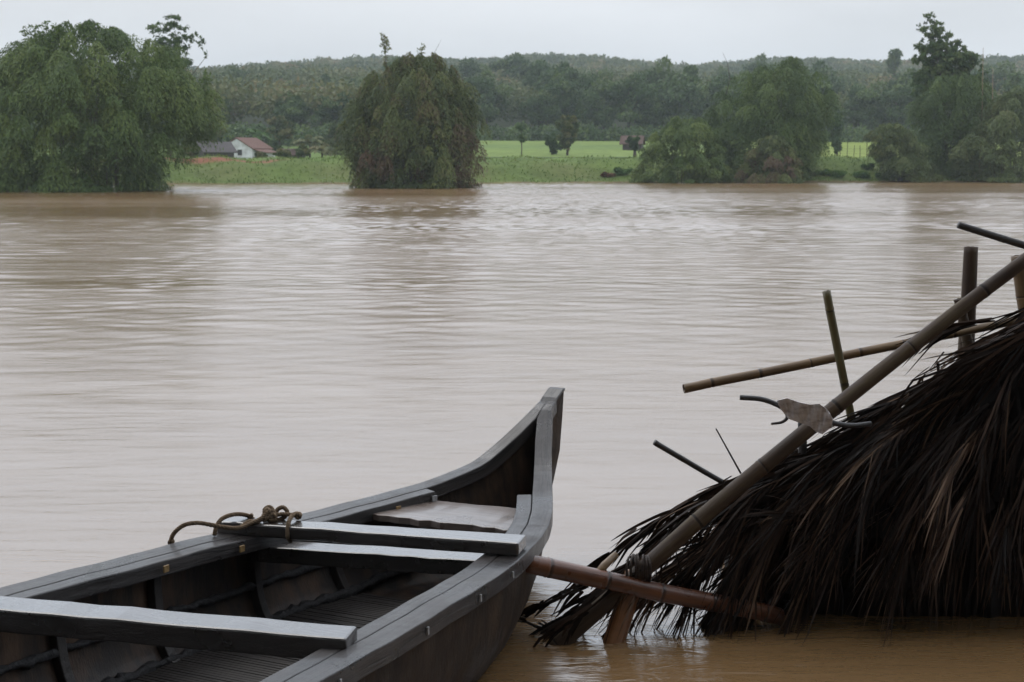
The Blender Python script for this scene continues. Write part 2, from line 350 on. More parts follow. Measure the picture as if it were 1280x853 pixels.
# ------------------------------------------------------------------ foliage
def leaves(P, axis, L, W, tint, nrm=None):
    """one rhombic leaf quad at every point of P pointing along axis"""
    n = len(P); ax = axis/np.linalg.norm(axis, axis=1, keepdims=True)
    r = rng.normal(size=(n, 3)) if nrm is None else nrm + rng.normal(size=(n, 3))*.6
    sd_ = np.cross(ax, r); sd_ /= np.linalg.norm(sd_, axis=1, keepdims=True)+1e-9
    L = np.broadcast_to(L, (n,))[:, None]; W = np.broadcast_to(W, (n,))[:, None]
    V = np.stack([P-ax*L*.5, P+sd_*W*.5-ax*L*.05, P+ax*L*.5, P-sd_*W*.5-ax*L*.05], 1).reshape(-1, 3)
    return V, np.arange(4*n).reshape(n, 4), np.repeat(tint, 4)
def prof(profile, z, k): return np.interp(z, [p[0] for p in profile], [p[k] for p in profile])
def plume_crown(profile, ntuft, nleaf, Llen, Lwid, size=(.5, 1.1), depth=1.0, brown=None, tint0=(.15, .75), hang=(1.0, 2.6)):
    """profile: (z, x left, x right). Weeping tufts of leaves over the crown, plus loose inner leaves."""
    zs = np.array([p[0] for p in profile]); z0, z1 = zs.min(), zs.max()
    zz = np.linspace(z0+.25, z1, 60); wd = np.maximum(prof(profile, zz, 2)-prof(profile, zz, 1), .3)
    per = wd*.35+2.2
    zc = rng.choice(zz, ntuft, p=per/per.sum()) + rng.normal(size=ntuft)*.12
    zc = np.clip(zc, z0+.3, z1)
    cx = (prof(profile, zc, 1)+prof(profile, zc, 2))/2; hw = (prof(profile, zc, 2)-prof(profile, zc, 1))/2
    ph = rng.uniform(0, 2*np.pi, ntuft); rho = np.where(rng.random(ntuft) < .2, rng.uniform(.3, .8, ntuft), rng.uniform(.8, 1.0, ntuft)) + rng.normal(size=ntuft)*.05
    R_ = size[0]+(size[1]-size[0])*rng.random(ntuft)**1.6
    rad = np.maximum(hw*rho-R_*.2, .05)
    A = np.stack([cx+rad*np.cos(ph), rad*np.sin(ph)*depth, zc], 1)
    outw = np.stack([np.cos(ph), np.sin(ph), 0*ph], 1)
    hg = rng.uniform(*hang, ntuft); pt = rng.uniform(*tint0, ntuft)
    if brown is not None: pt = np.where(brown(A), rng.uniform(.72, 1, ntuft), pt)
    n1 = int(nleaf*.86); wgt = R_**2*hg; k = rng.choice(ntuft, n1, p=wgt/wgt.sum())
    r = np.sqrt(rng.random(n1)); a = rng.uniform(0, 6.283, n1); rdir = np.stack([np.cos(a), np.sin(a), 0*a], 1)
    Rk = R_[k]*(1+rng.normal(size=n1)*.12)
    P = A[k] + rdir*(r*Rk)[:, None]*.8 + outw[k]*(r*Rk)[:, None]*.35
    P[:, 2] += -(r**1.8)*Rk*hg[k]*rng.uniform(.55, 1.15, n1) - np.abs(rng.normal(size=n1))*.10*Rk + .1
    ax = rdir*.5 + outw[k]*.35 + np.array([0, 0, -1.])*(.25+1.0*r)[:, None] + rng.normal(size=(n1, 3))*.33
    nm = rdir*.45 + outw[k]*.35 + np.array([0, 0, 1.1])
    n2 = nleaf-n1; z2 = rng.choice(zz, n2, p=wd/wd.sum()); c2_ = (prof(profile, z2, 1)+prof(profile, z2, 2))/2; h2 = (prof(profile, z2, 2)-prof(profile, z2, 1))/2
    a2 = rng.uniform(0, 6.283, n2); r2 = h2*rng.uniform(.25, .88, n2)
    P2 = np.stack([c2_+r2*np.cos(a2), r2*np.sin(a2)*depth, z2-.3], 1)
    P = np.concatenate([P, P2]); P[:, 2] = np.maximum(P[:, 2], z0+rng.uniform(-.1, .3, nleaf))
    ax = np.concatenate([ax, rng.normal(size=(n2, 3))+np.array([0, 0, -.8])]); nm = np.concatenate([nm, rng.normal(size=(n2, 3))])
    tint = np.clip(np.concatenate([pt[k]+rng.normal(size=n1)*.09, rng.uniform(tint0[0], tint0[1], n2)]), 0, 1)
    return leaves(P, ax, Llen*rng.uniform(.6, 1.4, nleaf), Lwid*rng.uniform(.7, 1.3, nleaf), tint, nm)
def lump_crown(lumps, nleaf, Llen, Lwid, tint0=(.1, .8), shell=.55):
    """lumps: (x,y,z,rx,rz) clumps of leaves with gaps between them"""
    lum = np.array(lumps, float); wgt = lum[:, 3]*lum[:, 4]; k = rng.choice(len(lum), nleaf, p=wgt/wgt.sum())
    dv = rng.normal(size=(nleaf, 3)); dv /= np.linalg.norm(dv, axis=1, keepdims=True)
    rr = (shell + (1-shell)*rng.random(nleaf)**.5)*(1+rng.normal(size=nleaf)*.08)
    P = lum[k, :3] + dv*rr[:, None]*np.stack([lum[k, 3], lum[k, 3], lum[k, 4]], 1)
    ax = dv*.6 + rng.normal(size=(nleaf, 3))*.6 + np.array([0, 0, -.15])
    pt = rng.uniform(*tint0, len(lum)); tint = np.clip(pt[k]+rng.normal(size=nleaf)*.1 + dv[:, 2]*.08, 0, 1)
    return leaves(P, ax, Llen*rng.uniform(.6, 1.4, nleaf), Lwid*rng.uniform(.7, 1.3, nleaf), tint, dv)
def join(parts):
    Vs, Qs, Ts = [], [], []; b = 0
    for V, Q, T in parts: Vs.append(V); Qs.append(Q+b); Ts.append(T); b += len(V)
    return np.concatenate(Vs), np.concatenate(Qs), np.concatenate(Ts)
def crown_obj(vqt, m, parent, name='crown'):
    me = np_mesh(name, *vqt, m); o = bpy.data.objects.new(name, me); col.objects.link(o); o.parent = parent; return o
def culms(parent, n, spread, h, r=.05, lean=.5, name='trunk', m='bark', seed=0):
    q = random.Random(seed); b = MB()
    for i in range(n):
        a = q.uniform(0, 6.28); s0 = q.uniform(0, spread); x0, y0 = math.cos(a)*s0, math.sin(a)*s0*.7
        hh = h*q.uniform(.65, 1); ln = lean*q.uniform(.3, 1)
        pts = [(x0+math.cos(a)*ln*hh*.5*(k/6)**2, y0+math.sin(a)*ln*hh*.5*(k/6)**2, -1.2+(hh+1.2)*(k/6)) for k in range(7)]
        b.tube(pts, [r*(1-.7*k/6) for k in range(7)], 5)
    return b.build(name, M[m], parent, True)
def limb_trunk(parent, h, r, tops, m='bark', base=-.5):
    b = MB(); b.tube([(0, 0, base), (r*.3, 0, h*.35), (0, r*.3, h*.75), (0, 0, h)], [r*1.25, r, r*.75, r*.35], 8)
    for (x, y, z) in tops:
        s0 = min(h*.9, z*.55); b.tube([(0, 0, s0), (x*.45, y*.45, s0+(z-s0)*.4), (x, y, z)], [r*.45, r*.3, r*.08], 5)
    return b.build('trunk', M[m], parent, True)
def pxprof(pts, px0, Yd):
    """outline rows (py, px left, px right) -> (z, x left, x right) about px0, at distance Yd"""
    x0 = at(px0, 200, Yd).x; out = []
    for py, l, r in pts: out.append((at(l, py, Yd).z, at(l, py, Yd).x-x0, at(r, py, Yd).x-x0))
    return sorted(out), x0

# bamboo clumps standing in the flood and on the far bank
def clump(name, label, pts, px0, Yd, ntuft, nleaf, cat='tree', m='bamboo_leaf', size=(.5, 1.1), depth=.85, brown=None, base=None, ncul=16, Ll=.27, Lw=.08, extra=None, culh=.8, tint0=(.12, .75), hang=(1.0, 2.6)):
    pr, x0 = pxprof(pts, px0, Yd)
    z0 = 0.0 if base is None else base
    root = empty(name, (x0, Yd, z0)); tag(root, label, cat)
    pr = [(z-z0, l, r) for z, l, r in pr]
    vq = [plume_crown(pr, int(ntuft*.8), int(nleaf*1.75), Ll, Lw, (size[0]*1.1, size[1]*1.2), depth, brown, tint0, hang)]
    if extra: vq += extra
    crown_obj(join(vq), M[m], root, 'crown')
    zt = pr[-1][0]; wd = max(r-l for z, l, r in pr)
    culms(root, ncul, wd*.16, zt*culh, .045, .35, seed=len(label)+nleaf)
    return root
def sprig(x, y, z, h, lean, n=90, L=.4, W=.14, sg=.22, t=.45):
    u = rng.random(n); P = np.stack([x+lean*u*u*h, y+0*u, z+h*u], 1)+rng.normal(size=(n, 3))*sg*(1.1-.5*u)[:, None]
    return leaves(P, rng.normal(size=(n, 3))+np.array([lean*.5, 0, -.4]), L, W, np.clip(t+rng.normal(size=n)*.12, 0, 1))
c1 = clump('bamboo_clump', 'huge dark green bamboo clump drooping into the river at the left edge',
      [(238, -20, 188), (225, -35, 196), (200, -40, 205), (175, -42, 236), (150, -40, 268), (120, -36, 270), (95, -22, 262), (75, -5, 246), (58, 12, 222), (44, 36, 200), (32, 62, 150), (24, 92, 128)],
      105, 103, 360, 104000, size=(.6, 1.35), ncul=26, extra=[sprig(-3.6+.6*i, 0, 11.0-abs(i-2)*.15, .8, .3*(i-2)/2, 40) for i in range(5)]
      + [sprig(8.6, .5, 7.4-.8*k, .9, .3, 70) for k in range(4)])
c2 = clump('bamboo_clump', 'round browning bamboo clump standing alone in the water mid river',
      [(235, 458, 576), (222, 444, 592), (200, 430, 600), (180, 426, 600), (155, 430, 600), (130, 436, 598), (108, 448, 592), (92, 462, 582), (82, 478, 570), (74, 492, 560), (67, 508, 546)],
      515, 114, 400, 60000, m='bamboo_leaf_brown', size=(.45, .95), ncul=22, Ll=.29, Lw=.08, hang=(1.2, 3.2),
      brown=lambda A: ((A[:, 0] > 3.0) & (A[:, 2] < 5.2) & (A[:, 2] > .4) & (rng.random(len(A)) < .75)) | ((A[:, 0] < -1.2) & (A[:, 0] > -3.6) & (A[:, 2] < 7) & (rng.random(len(A)) < .3)) | (rng.random(len(A)) < .06),
      extra=[sprig(-2.0, 0, 9.5, 2.6, -.12, 60, .35, .12, .12, .6), sprig(-1.9, 0, 10.8, 1.0, -.2, 70, .35, .13, .2, .6), sprig(.6, .3, 10.0, 1.1, .3, 30, t=.6), sprig(1.6, .3, 9.4, 1.0, .3, 60)])
b = MB(); b.tube([(-1.6, 0, 6), (-1.9, 0, 9), (-2.15, 0, 11.6), (-2.3, 0, 12.2)], [.05, .04, .02, .006], 5)
b.tube([(1.2, 0, 8), (1.7, 0, 10.3), (2.4, 0, 11.6)], [.03, .02, .005], 5); b.build('bare_shoot', M['bark'], c2, True)
YB = 141
c3 = clump('bamboo_clump', 'tall bushy bamboo clump with rounded top on the far bank right of centre',
      [(226, 925, 1004), (205, 912, 1012), (180, 903, 1024), (165, 898, 1032), (150, 892, 1040), (125, 891, 1040), (105, 900, 1032), (90, 925, 1022), (80, 955, 1012), (70, 978, 1000)],
      968, YB+3, 260, 62000, size=(.6, 1.3), ncul=18, m='bamboo_leaf', base=0.6, tint0=(.1, .6))
bs = MB(); bs.tube([(-5, 0, 8), (-4.6, 0, 9.5), (-4.9, 0, 11.2), (-5.4, 0, 12.2)], [.05, .04, .025, .01], 5); bs.build('bare_shoot', M['bark'], c3, True)
clump('shrub', 'broad green bush at the waterline left of the tall bushy bamboo clump',
      [(229, 805, 912), (215, 797, 912), (195, 798, 906), (175, 808, 900), (158, 825, 890), (146, 842, 876)], 852, YB-3, 150, 26000, 'shrub', size=(.45, .9), ncul=8, base=.2, Ll=.29, Lw=.08, tint0=(.2, .8), hang=(.8, 1.8))
clump('shrub', 'low reddish brown bush in front of the tall bushy bamboo clump',
      [(229, 930, 1010), (215, 925, 1006), (198, 930, 998), (182, 940, 990), (170, 955, 978)], 968, YB-4, 100, 18000, 'shrub', 'bamboo_leaf_brown', size=(.4, .8), ncul=6, base=.2, Ll=.28, Lw=.08, hang=(.8, 1.8),
      brown=lambda A: (A[:, 2] < 2.4) & (rng.random(len(A)) < .6))
clump('shrub', 'olive bush leaning left beside the bright green field gap',
      [(226, 1126, 1166), (212, 1116, 1166), (195, 1096, 1164), (180, 1084, 1156), (165, 1086, 1142), (152, 1096, 1124)], 1125, YB+2, 110, 20000, 'shrub', 'olive_leaf', size=(.45, .9), ncul=7, base=.4, Ll=.28, Lw=.08, hang=(.7, 1.6))
clump('bamboo_clump', 'dark arching bamboo clump below the tall pointed tree',
      [(226, 1165, 1215), (205, 1160, 1220), (180, 1152, 1228), (150, 1142, 1236), (125, 1140, 1240), (105, 1150, 1236), (92, 1165, 1226)], 1190, YB+7, 170, 34000, size=(.6, 1.2), ncul=14, base=.8, tint0=(.05, .55))
clump('shrub', 'olive green bushy clump at the right edge of the far bank',
      [(226, 1200, 1330), (205, 1194, 1336), (180, 1196, 1336), (158, 1208, 1330), (138, 1226, 1320), (122, 1244, 1306), (108, 1262, 1292)], 1262, YB+1, 190, 40000, 'shrub', 'olive_leaf', size=(.6, 1.1), ncul=12, base=.4, hang=(.8, 2))

def tree(name, label, px, Yd, hz_px, lumps_px, nleaf, m='tree_leaf', Ll=.5, Lw=.3, r=.16, cat='tree', base_z=None, shell=.5, group=None, tint0=(.1, .8), limbs=5):
    """lumps in pixels: (px, py, rx px, ry px)"""
    s = Yd/F; x0 = at(px, 200, Yd).x; z0 = float(hgt(x0, Yd)) if base_z is None else base_z
    root = empty(name, (x0, Yd, z0)); tag(root, label, cat, group)
    lm = []
    for (lx, ly, rx, ry) in lumps_px:
        q = at(lx, ly, Yd); nsub = max(8, int(rx*ry/12)); lm.append((q.x-x0, rnd.uniform(-.5, .5)*rx*s, q.z-z0, rx*s*.5, ry*s*.5))
        for k in range(nsub):
            a = rnd.uniform(0, 6.28); c_ = rnd.uniform(-1, 1); e_ = math.sqrt(1-c_*c_)
            lm.append((q.x-x0+math.cos(a)*e_*rx*s*.85, math.sin(a)*e_*rx*s*.85, q.z-z0+c_*ry*s*.85, rx*s*rnd.uniform(.16, .4), ry*s*rnd.uniform(.14, .34)))
    crown_obj(lump_crown(lm, nleaf, Ll, Lw, tint0, shell), M[m], root, 'crown')
    top = max(l[2] for l in lm)
    limb_trunk(root, top*.75, r, [(l[0], l[1], l[2]) for l in rnd.sample(lm, min(limbs, len(lm)))])
    return root
tree('broadleaf_tree', 'tall tree with a pointed ragged top rising above the right bank', 1180, YB+12, 0,
     [(1160, 22, 8, 9), (1153, 38, 9, 9), (1155, 72, 13, 13), (1152, 92, 12, 12), (1156, 110, 16, 14), (1210, 70, 12, 12), (1166, 36, 13, 12), (1150, 56, 7, 8), (1178, 50, 15, 12), (1168, 62, 16, 14), (1194, 62, 14, 12), (1180, 80, 24, 16), (1204, 78, 14, 12), (1166, 92, 18, 14), (1206, 96, 20, 14), (1185, 112, 30, 16), (1196, 76, 20, 16), (1176, 68, 16, 12), (1222, 78, 8, 8), (1224, 96, 10, 10), (1232, 106, 9, 10)], 17000, Ll=.4, Lw=.17, r=.28, limbs=9, tint0=(.2, .85), shell=.25)
tree('broadleaf_tree', 'airy tree with sparse arching top behind the huge left bamboo clump', 212, 140, 0,
     [(215, 30, 14, 10), (200, 38, 16, 9), (228, 36, 12, 8), (240, 46, 7, 8), (250, 54, 7, 8), (232, 60, 5, 8), (222, 52, 14, 12), (208, 62, 18, 16), (258, 68, 3, 5), (215, 85, 26, 20), (190, 90, 20, 20)], 5200, Ll=.42, Lw=.17, r=.2, shell=.2, limbs=9, tint0=(.1, .6))

# ------------------------------------------------------------------ wooded hill
def proto_crown(n, kind):
    q = random.Random(kind*13+5); lm = []
    if kind < 4:      # spreading broadleaf
        for k in range(16):
            a = q.uniform(0, 6.28); r = q.uniform(.05, .36); lm.append((math.cos(a)*r, math.sin(a)*r, q.uniform(.38, .86)-r*.3, q.uniform(.10, .19), q.uniform(.07, .13)))
    elif kind < 6:    # tall narrow
        for k in range(14):
            z = q.uniform(.25, .95); a = q.uniform(0, 6.28); r = q.uniform(0, .2)*(1.1-z)
            lm.append((math.cos(a)*r, math.sin(a)*r, z, q.uniform(.08, .13), q.uniform(.06, .11)))
    else:             # flat topped, open below
        for k in range(10):
            a = q.uniform(0, 6.28); r = q.uniform(.05, .36); lm.append((math.cos(a)*r, math.sin(a)*r, q.uniform(.66, .92)-r*.2, q.uniform(.09, .15), q.uniform(.05, .08)))
    return lm, lump_crown(lm, n, .055, .034, (.05, .75), .45)
protos = []
for kd in range(8):
    lm, vq = proto_crown(2600, kd)
    me = np_mesh('crown', *vq, M['tree_leaf'])
    b = MB(); b.tube([(0, 0, -.08), (.004, 0, .3), (0, .004, .7)], [.024, .02, .01], 6)
    for l in lm[:7]: b.tube([(0, 0, l[2]*.5), (l[0]*.5, l[1]*.5, l[2]*.75), (l[0], l[1], l[2])], [.008, .005, .002], 4)
    o = b.build('trunk', M['bark'], None, True); tm = o.data; bpy.data.objects.remove(o)
    protos.append((me, tm))
def plant(kind, x, y, h, wsc, label, group, name='forest_tree'):
    z = float(hgt(x, y)); r = empty(name, (x, y, z-(.10*h if y > 800 else 0)), rnd.uniform(0, 6.28)); r.scale = (h*wsc, h*wsc, h)
    for nm, me in zip(('crown', 'trunk'), protos[kind]):
        o = bpy.data.objects.new(nm, me); col.objects.link(o); o.parent = r
    return tag(r, label, 'tree', group)
# belt of tall trees at the foot of the hill
for i in range(150):
    Yd = rnd.choice([rnd.uniform(292, 320), rnd.uniform(320, 430)]) if i % 3 else rnd.uniform(288, 300)
    px = rnd.uniform(-60, 1340)
    if px < 470: Yd -= 40
    lowf = .72 if px < 470 else 1.0
    x = (px-640)/F*Yd
    k = rnd.choice([0, 1, 2, 3, 0, 1, 2, 3, 4, 5]); hh = rnd.uniform(11, 19) if Yd > 300 else rnd.uniform(8, 15)
    hh *= lowf
    plant(k, x, Yd, hh, rnd.uniform(.8, 1.15), ['spreading tree in the dense blue green belt at the foot of the hill', 'narrow upright tree in the dense blue green belt at the foot of the hill'][k > 3],
          ['spreading trees at the foot of the hill', 'narrow trees at the foot of the hill'][k > 3])
# trees standing out along the skyline
for px, up, k in [(300, 9, 0), (330, 8, 1), (355, 12, 7), (378, 8, 2), (395, 8, 3), (430, 9, 1), (448, 10, 0), (470, 13, 3), (480, 9, 2), (610, 10, 0), (640, 10, 1), (668, 12, 3), (716, 11, 0), (760, 10, 1), (800, 10, 2), (842, 12, 0), (858, 9, 3), (1040, 13, 7), (1062, 9, 0), (1085, 12, 1), (1135, 11, 3), (1272, 12, 6), (20, 9, 1), (285, 10, 2)]:
    Yd = rnd.uniform(820, 900); plant(k, (px-640)/F*Yd, Yd, up*1.15, 1.0, ['rounded tree standing out along the skyline of the far hill', 'flat topped tree standing out along the skyline of the far hill'][k > 5], ['rounded trees on the skyline', 'flat topped trees on the skyline'][k > 5])
# the closed canopy of the hill, which reads as one mass
parts = []
lumV = []
for i in range(6200):
    Yd = 300 + 670*rnd.random()**.8; x = rnd.uniform(-.47, .47)*Yd; hh = rnd.uniform(6, 11)
    if x < -.1*Yd and i % 12 == 0: Yd = rnd.uniform(255, 300); x = rnd.uniform(-.4, -.1)*Yd
    rr = hh*rnd.uniform(.36, .55)
    lumV.append((x, Yd, float(hgt(x, Yd))+hh*.66, rr, hh*.38, rnd.random()))
lum = np.array(lumV); nl = 95
k = np.repeat(np.arange(len(lum)), nl); dv = rng.normal(size=(len(k), 3)); dv[:, 2] = np.abs(dv[:, 2])*1.1-.25; dv /= np.linalg.norm(dv, axis=1, keepdims=True)
P = lum[k, :3]+dv*np.stack([lum[k, 3], lum[k, 3], lum[k, 4]], 1)*rng.uniform(.75, 1.08, len(k))[:, None]
patch = .5+.5*np.sin(lum[:, 0]*.03+lum[:, 1]*.011)*np.cos(lum[:, 1]*.021-lum[:, 0]*.012)
tt = np.clip(lum[:, 5]*.5+patch*.38+np.where(rng.random(len(lum)) < .07, .35, 0), 0, 1)
vq = leaves(P, dv*.4+rng.normal(size=P.shape)*.7, (.55+lum[k, 1]/640)*rng.uniform(.6, 1.4, len(k)), .38+lum[k, 1]/1000, np.clip(tt[k]+rng.normal(size=len(k))*.06, 0, 1), dv)
fo = bpy.data.objects.new('hill_forest', np_mesh('hill_forest', *vq, M['hill_leaf'])); col.objects.link(fo); tag(fo, 'closed forest canopy covering the hill behind the fields', 'forest', kind='stuff')
# undergrowth at the forest edge
lumV = []
for i in range(420):
    px = rnd.uniform(-80, 1360); Yd = rnd.uniform(276, 296) - (42 if px < 470 else 0); x = (px-640)/F*Yd
    lumV.append((x, Yd, float(hgt(x, Yd))+1.0, rnd.uniform(1.2, 2.6), rnd.uniform(1, 2.6)))
vq = lump_crown(lumV, 42000, .7, .42, (0, .7))
fo = bpy.data.objects.new('undergrowth', np_mesh('undergrowth', *vq, M['tree_leaf'])); col.objects.link(fo); tag(fo, 'low undergrowth along the forest edge', 'undergrowth', kind='stuff')

# ------------------------------------------------------------------ fields: trees, huts, fence
tree('field_tree', 'small round headed tree standing in the bright rice field', 709, 196, 0, [(709, 158, 14, 13), (708, 172, 11, 11), (710, 181, 7, 7)], 3200, m='hill_leaf', Ll=.45, Lw=.28, r=.14)
tree('field_tree', 'short dark bush tree left of the round headed field tree', 690, 200, 0, [(688, 178, 8, 8), (694, 184, 8, 7)], 1500, Ll=.5, Lw=.3, r=.14, tint0=(0, .3))
tree('field_tree', 'thin bare stemmed sapling at the left of the rice field', 652, 196, 0, [(652, 160, 7, 7), (653, 172, 4, 6)], 420, Ll=.5, Lw=.25, r=.07, limbs=3)
tree('field_tree', 'short thick tree in front of the brown roofed hut', 793, 188, 0, [(793, 176, 9, 6), (791, 183, 6, 6)], 1500, Ll=.5, Lw=.3, r=.2, tint0=(0, .3))
tree('field_tree', 'dark lone tree in the yellow green field gap on the right', 1046, 196, 0, [(1046, 158, 10, 20), (1044, 178, 9, 14)], 1800, Ll=.5, Lw=.25, r=.12, tint0=(0, .3), limbs=5)
def house(name, label, px, py_base, Yd, wx, dy, hw, hr, rz, wallm, roofm, cat, over=.35, z0=None, openings=()):
    """gable faces local -y; ridge runs along local y"""
    p = at(px, py_base, Yd); z0 = p.z if z0 is None else z0
    r = empty(name, (p.x, Yd, z0), rz); tag(r, label, cat)
    b = MB(); h = wx/2; 
    ring = lambda y: [(-h, y, -1.7), (h, y, -1.7), (h, y, hw), (0, y, hw+hr-.06), (-h, y, hw)]
    b.rings([ring(0), ring(dy)]); b.build('wall', wallm, r)
    b = MB(); s = hr/h; t_ = .14; e_ = h+over
    sec = lambda y: [(-e_, y, hw-over*s), (0, y, hw+hr), (e_, y, hw-over*s), (e_, y, hw-over*s+t_), (0, y, hw+hr+t_), (-e_, y, hw-over*s+t_)]
    b.rings([sec(-over*.6), sec(dy+over)]); b.build('roof', roofm, r)
    for (nm, x, zb, w_, h_) in openings:
        b = MB(); b.box(x-w_/2, x+w_/2, -.04, .03, zb, zb+h_); f_ = b.build(nm, M['dark_board'], r)
        b = MB(); b.box(x-w_/2+.08, x+w_/2-.08, -.06, -.02, zb+.08, zb+h_-.08); b.build('pane', M['dark_pane'], f_)
    return r
hA = house('white_house', 'small white gabled house with red tiled roof by the far bank', 296, 197.6, 192, 4.9, 4.6, 1.35, 1.35, R(-24), M['white_wall'], M['red_tile'], 'house', .2, z0=2.35, openings=(('window', .5, .45, .7, .75),))
b = MB(); b.box(2.46, 3.7, .6, 3.6, -1.7, .78); b.build('side_room', M['white_wall'], hA)
b = MB(); b.rings([[(2.47, y, 1.2), (4.0, y, .74), (4.0, y, .84), (2.47, y, 1.3)] for y in (.3, 4.0)]); b.build('porch_roof', M['red_tile'], hA)
b = MB(); b.box(2.75, 3.3, .56, .64, -.3, .62); b.build('door', M['dark_pane'], hA)
house('dark_shed', 'dark grey roofed shed under the edge of the left bamboo clump', 248, 197.5, 180, 2.9, 4.2, 1.0, 1.05, R(-52), M['dark_board'], M['roof_grey'], 'shed', .35, z0=2.3, openings=(('door', .3, 0.0, .9, 1.2),))
house('low_house', 'low house with dull brown roof half hidden by plants near the palms', 378, 195, 205, 3.0, 3.2, .8, .75, R(82), M['dark_board'], M['brown_tile'], 'house', .25, z0=2.1, openings=(('window', 0, .5, .8, .6),))
house('field_hut', 'small brown roofed hut at the far side of the rice field', 803, 181, 222, 2.2, 2.9, .6, .9, R(76), M['dark_board'], M['brown_tile'], 'hut', .45, z0=at(785, 183, 222).z, openings=(('door', 0, 0, .9, 1.0),))
# palms and banana plants by the houses
def palm(name, label, px, py_base, Yd, h, nf, fl, m='tree_leaf', droop=.9):
    p = at(px, py_base, Yd); z0 = float(hgt(p.x, Yd)); r = empty(name, (p.x, Yd, z0)); tag(r, label, 'plant' if 'banana' in name else 'tree')
    b = MB(); b.tube([(0, 0, -.3), (.1, 0, h*.5), (0, 0, h)], [.16, .13, .1], 7); b.build('trunk', M['bark'], r, True)
    parts = []
    for k in range(nf):
        a = 6.28*k/nf+rnd.uniform(-.3, .3); el = rnd.uniform(.1, 1.1); n = 26; u = np.linspace(.1, 1, n)
        dx = np.cos(el)*u*fl; dz = np.sin(el)*u*fl - droop*u*u*fl*.6
        P = np.stack([math.cos(a)*dx, math.sin(a)*dx, h+dz], 1); P = np.repeat(P, 2, 0)
        sdv = np.array([-math.sin(a), math.cos(a), 0]); sg = np.tile([1, -1], n)[:, None]
        ax = sdv*sg + np.array([math.cos(a), math.sin(a), 0])*.5 + np.array([0, 0, -.6])
        P = P+ax*.3
        parts.append(leaves(P, ax, .8, .2, np.full(2*n, rnd.uniform(.3, .9)), np.tile([0, 0, 1.], (2*n, 1))))
    crown_obj(join(parts), M[m], r, 'crown'); return r
palm('palm_tree', 'feathery young palm beside the low brown roofed house', 387, 196, 205, 2.4, 14, 3.0, 'hill_leaf')
palm('palm_tree', 'shorter palm right of the feathery young palm', 402, 196, 202, 1.5, 12, 2.4, 'hill_leaf')
palm('banana_plant', 'pale banana plant behind the white house', 320, 192, 225, 2.6, 9, 2.2, 'fresh_leaf')
for px, ya, rx, ry, lab in [(342, 186, 12, 9, 'dark bush between the white house and the low brown roof'), (410, 186, 12, 12, 'green bush at the left foot of the browning bamboo clump'), (350, 160, 16, 14, 'olive tree crown behind the low brown roof'),
                            (265, 165, 14, 16, 'bushy green tree behind the white house'), (425, 170, 14, 18, 'tall green bush left of the browning bamboo clump')]:
    tree('bush', lab, px, 215, 0, [(px, ya, rx, ry), (px+rx*.6, ya+4, rx*.6, ry*.7)], 2400, m='tree_leaf' if 'dark' in lab else 'hill_leaf', Ll=.55, Lw=.32, r=.1, cat='bush')
for px, ya, rx, ry, lab in [(352, 192, 10, 4, 'leafy hedge in front of the low brown roofed house'), (238, 189, 10, 8, 'green bush hiding the left half of the dark shed'), (376, 189, 8, 7, 'rounded bush standing before the palms'), (326, 194, 6, 3, 'small bush at the right corner of the white house')]:
    tree('bush', lab, px, 170, 0, [(px, ya, rx, ry), (px+rx*.6, ya+1, rx*.6, ry*.7)], 1800, m='hill_leaf', Ll=.45, Lw=.25, r=.06, cat='bush', limbs=3)
# wire fence of thin stakes in the right-hand gap
fr = empty('stake_fence', (at(1050, 210, 156).x, 156, float(hgt(at(1050, 210, 156).x, 156)))); tag(fr, 'row of thin stakes with wire before the yellow green field', 'fence')
for i in range(11):
    x = i*.72; b = MB(); hh = rnd.uniform(1.3, 1.9); b.tube([(x, 0, -.3), (x+rnd.uniform(-.08, .08), 0, hh)], .035, 5); b.build('stake', M['bark'], fr)
b = MB()
for z in (.6, 1.1): b.tube([(0, -.05, z), (7.2, -.05, z)], .012, 4)
b.build('wire', M['dark_stick'], fr)
# thin bare poles standing among the right-hand clumps
for px, y0, y1, lab in [(1224, 60, 140, 'tall pale bare stem rising between the right bank clumps'), (1237, 85, 125, 'shorter bare stem right of the tall pale one')]:
    p0 = at(px, 215, YB+4); p1 = at(px-2, y0, YB+4); b = MB(); L_ = p1.z-p0.z
    b.tube([(0, 0, 0), (.05, 0, L_*.5), (-.1, 0, L_)], [.05, .04, .02], 6); o = b.build('bare_stem', M['bam_tan'], None, True); o.location = (p0.x, YB+4, p0.z); tag(o, lab, 'tree stem')
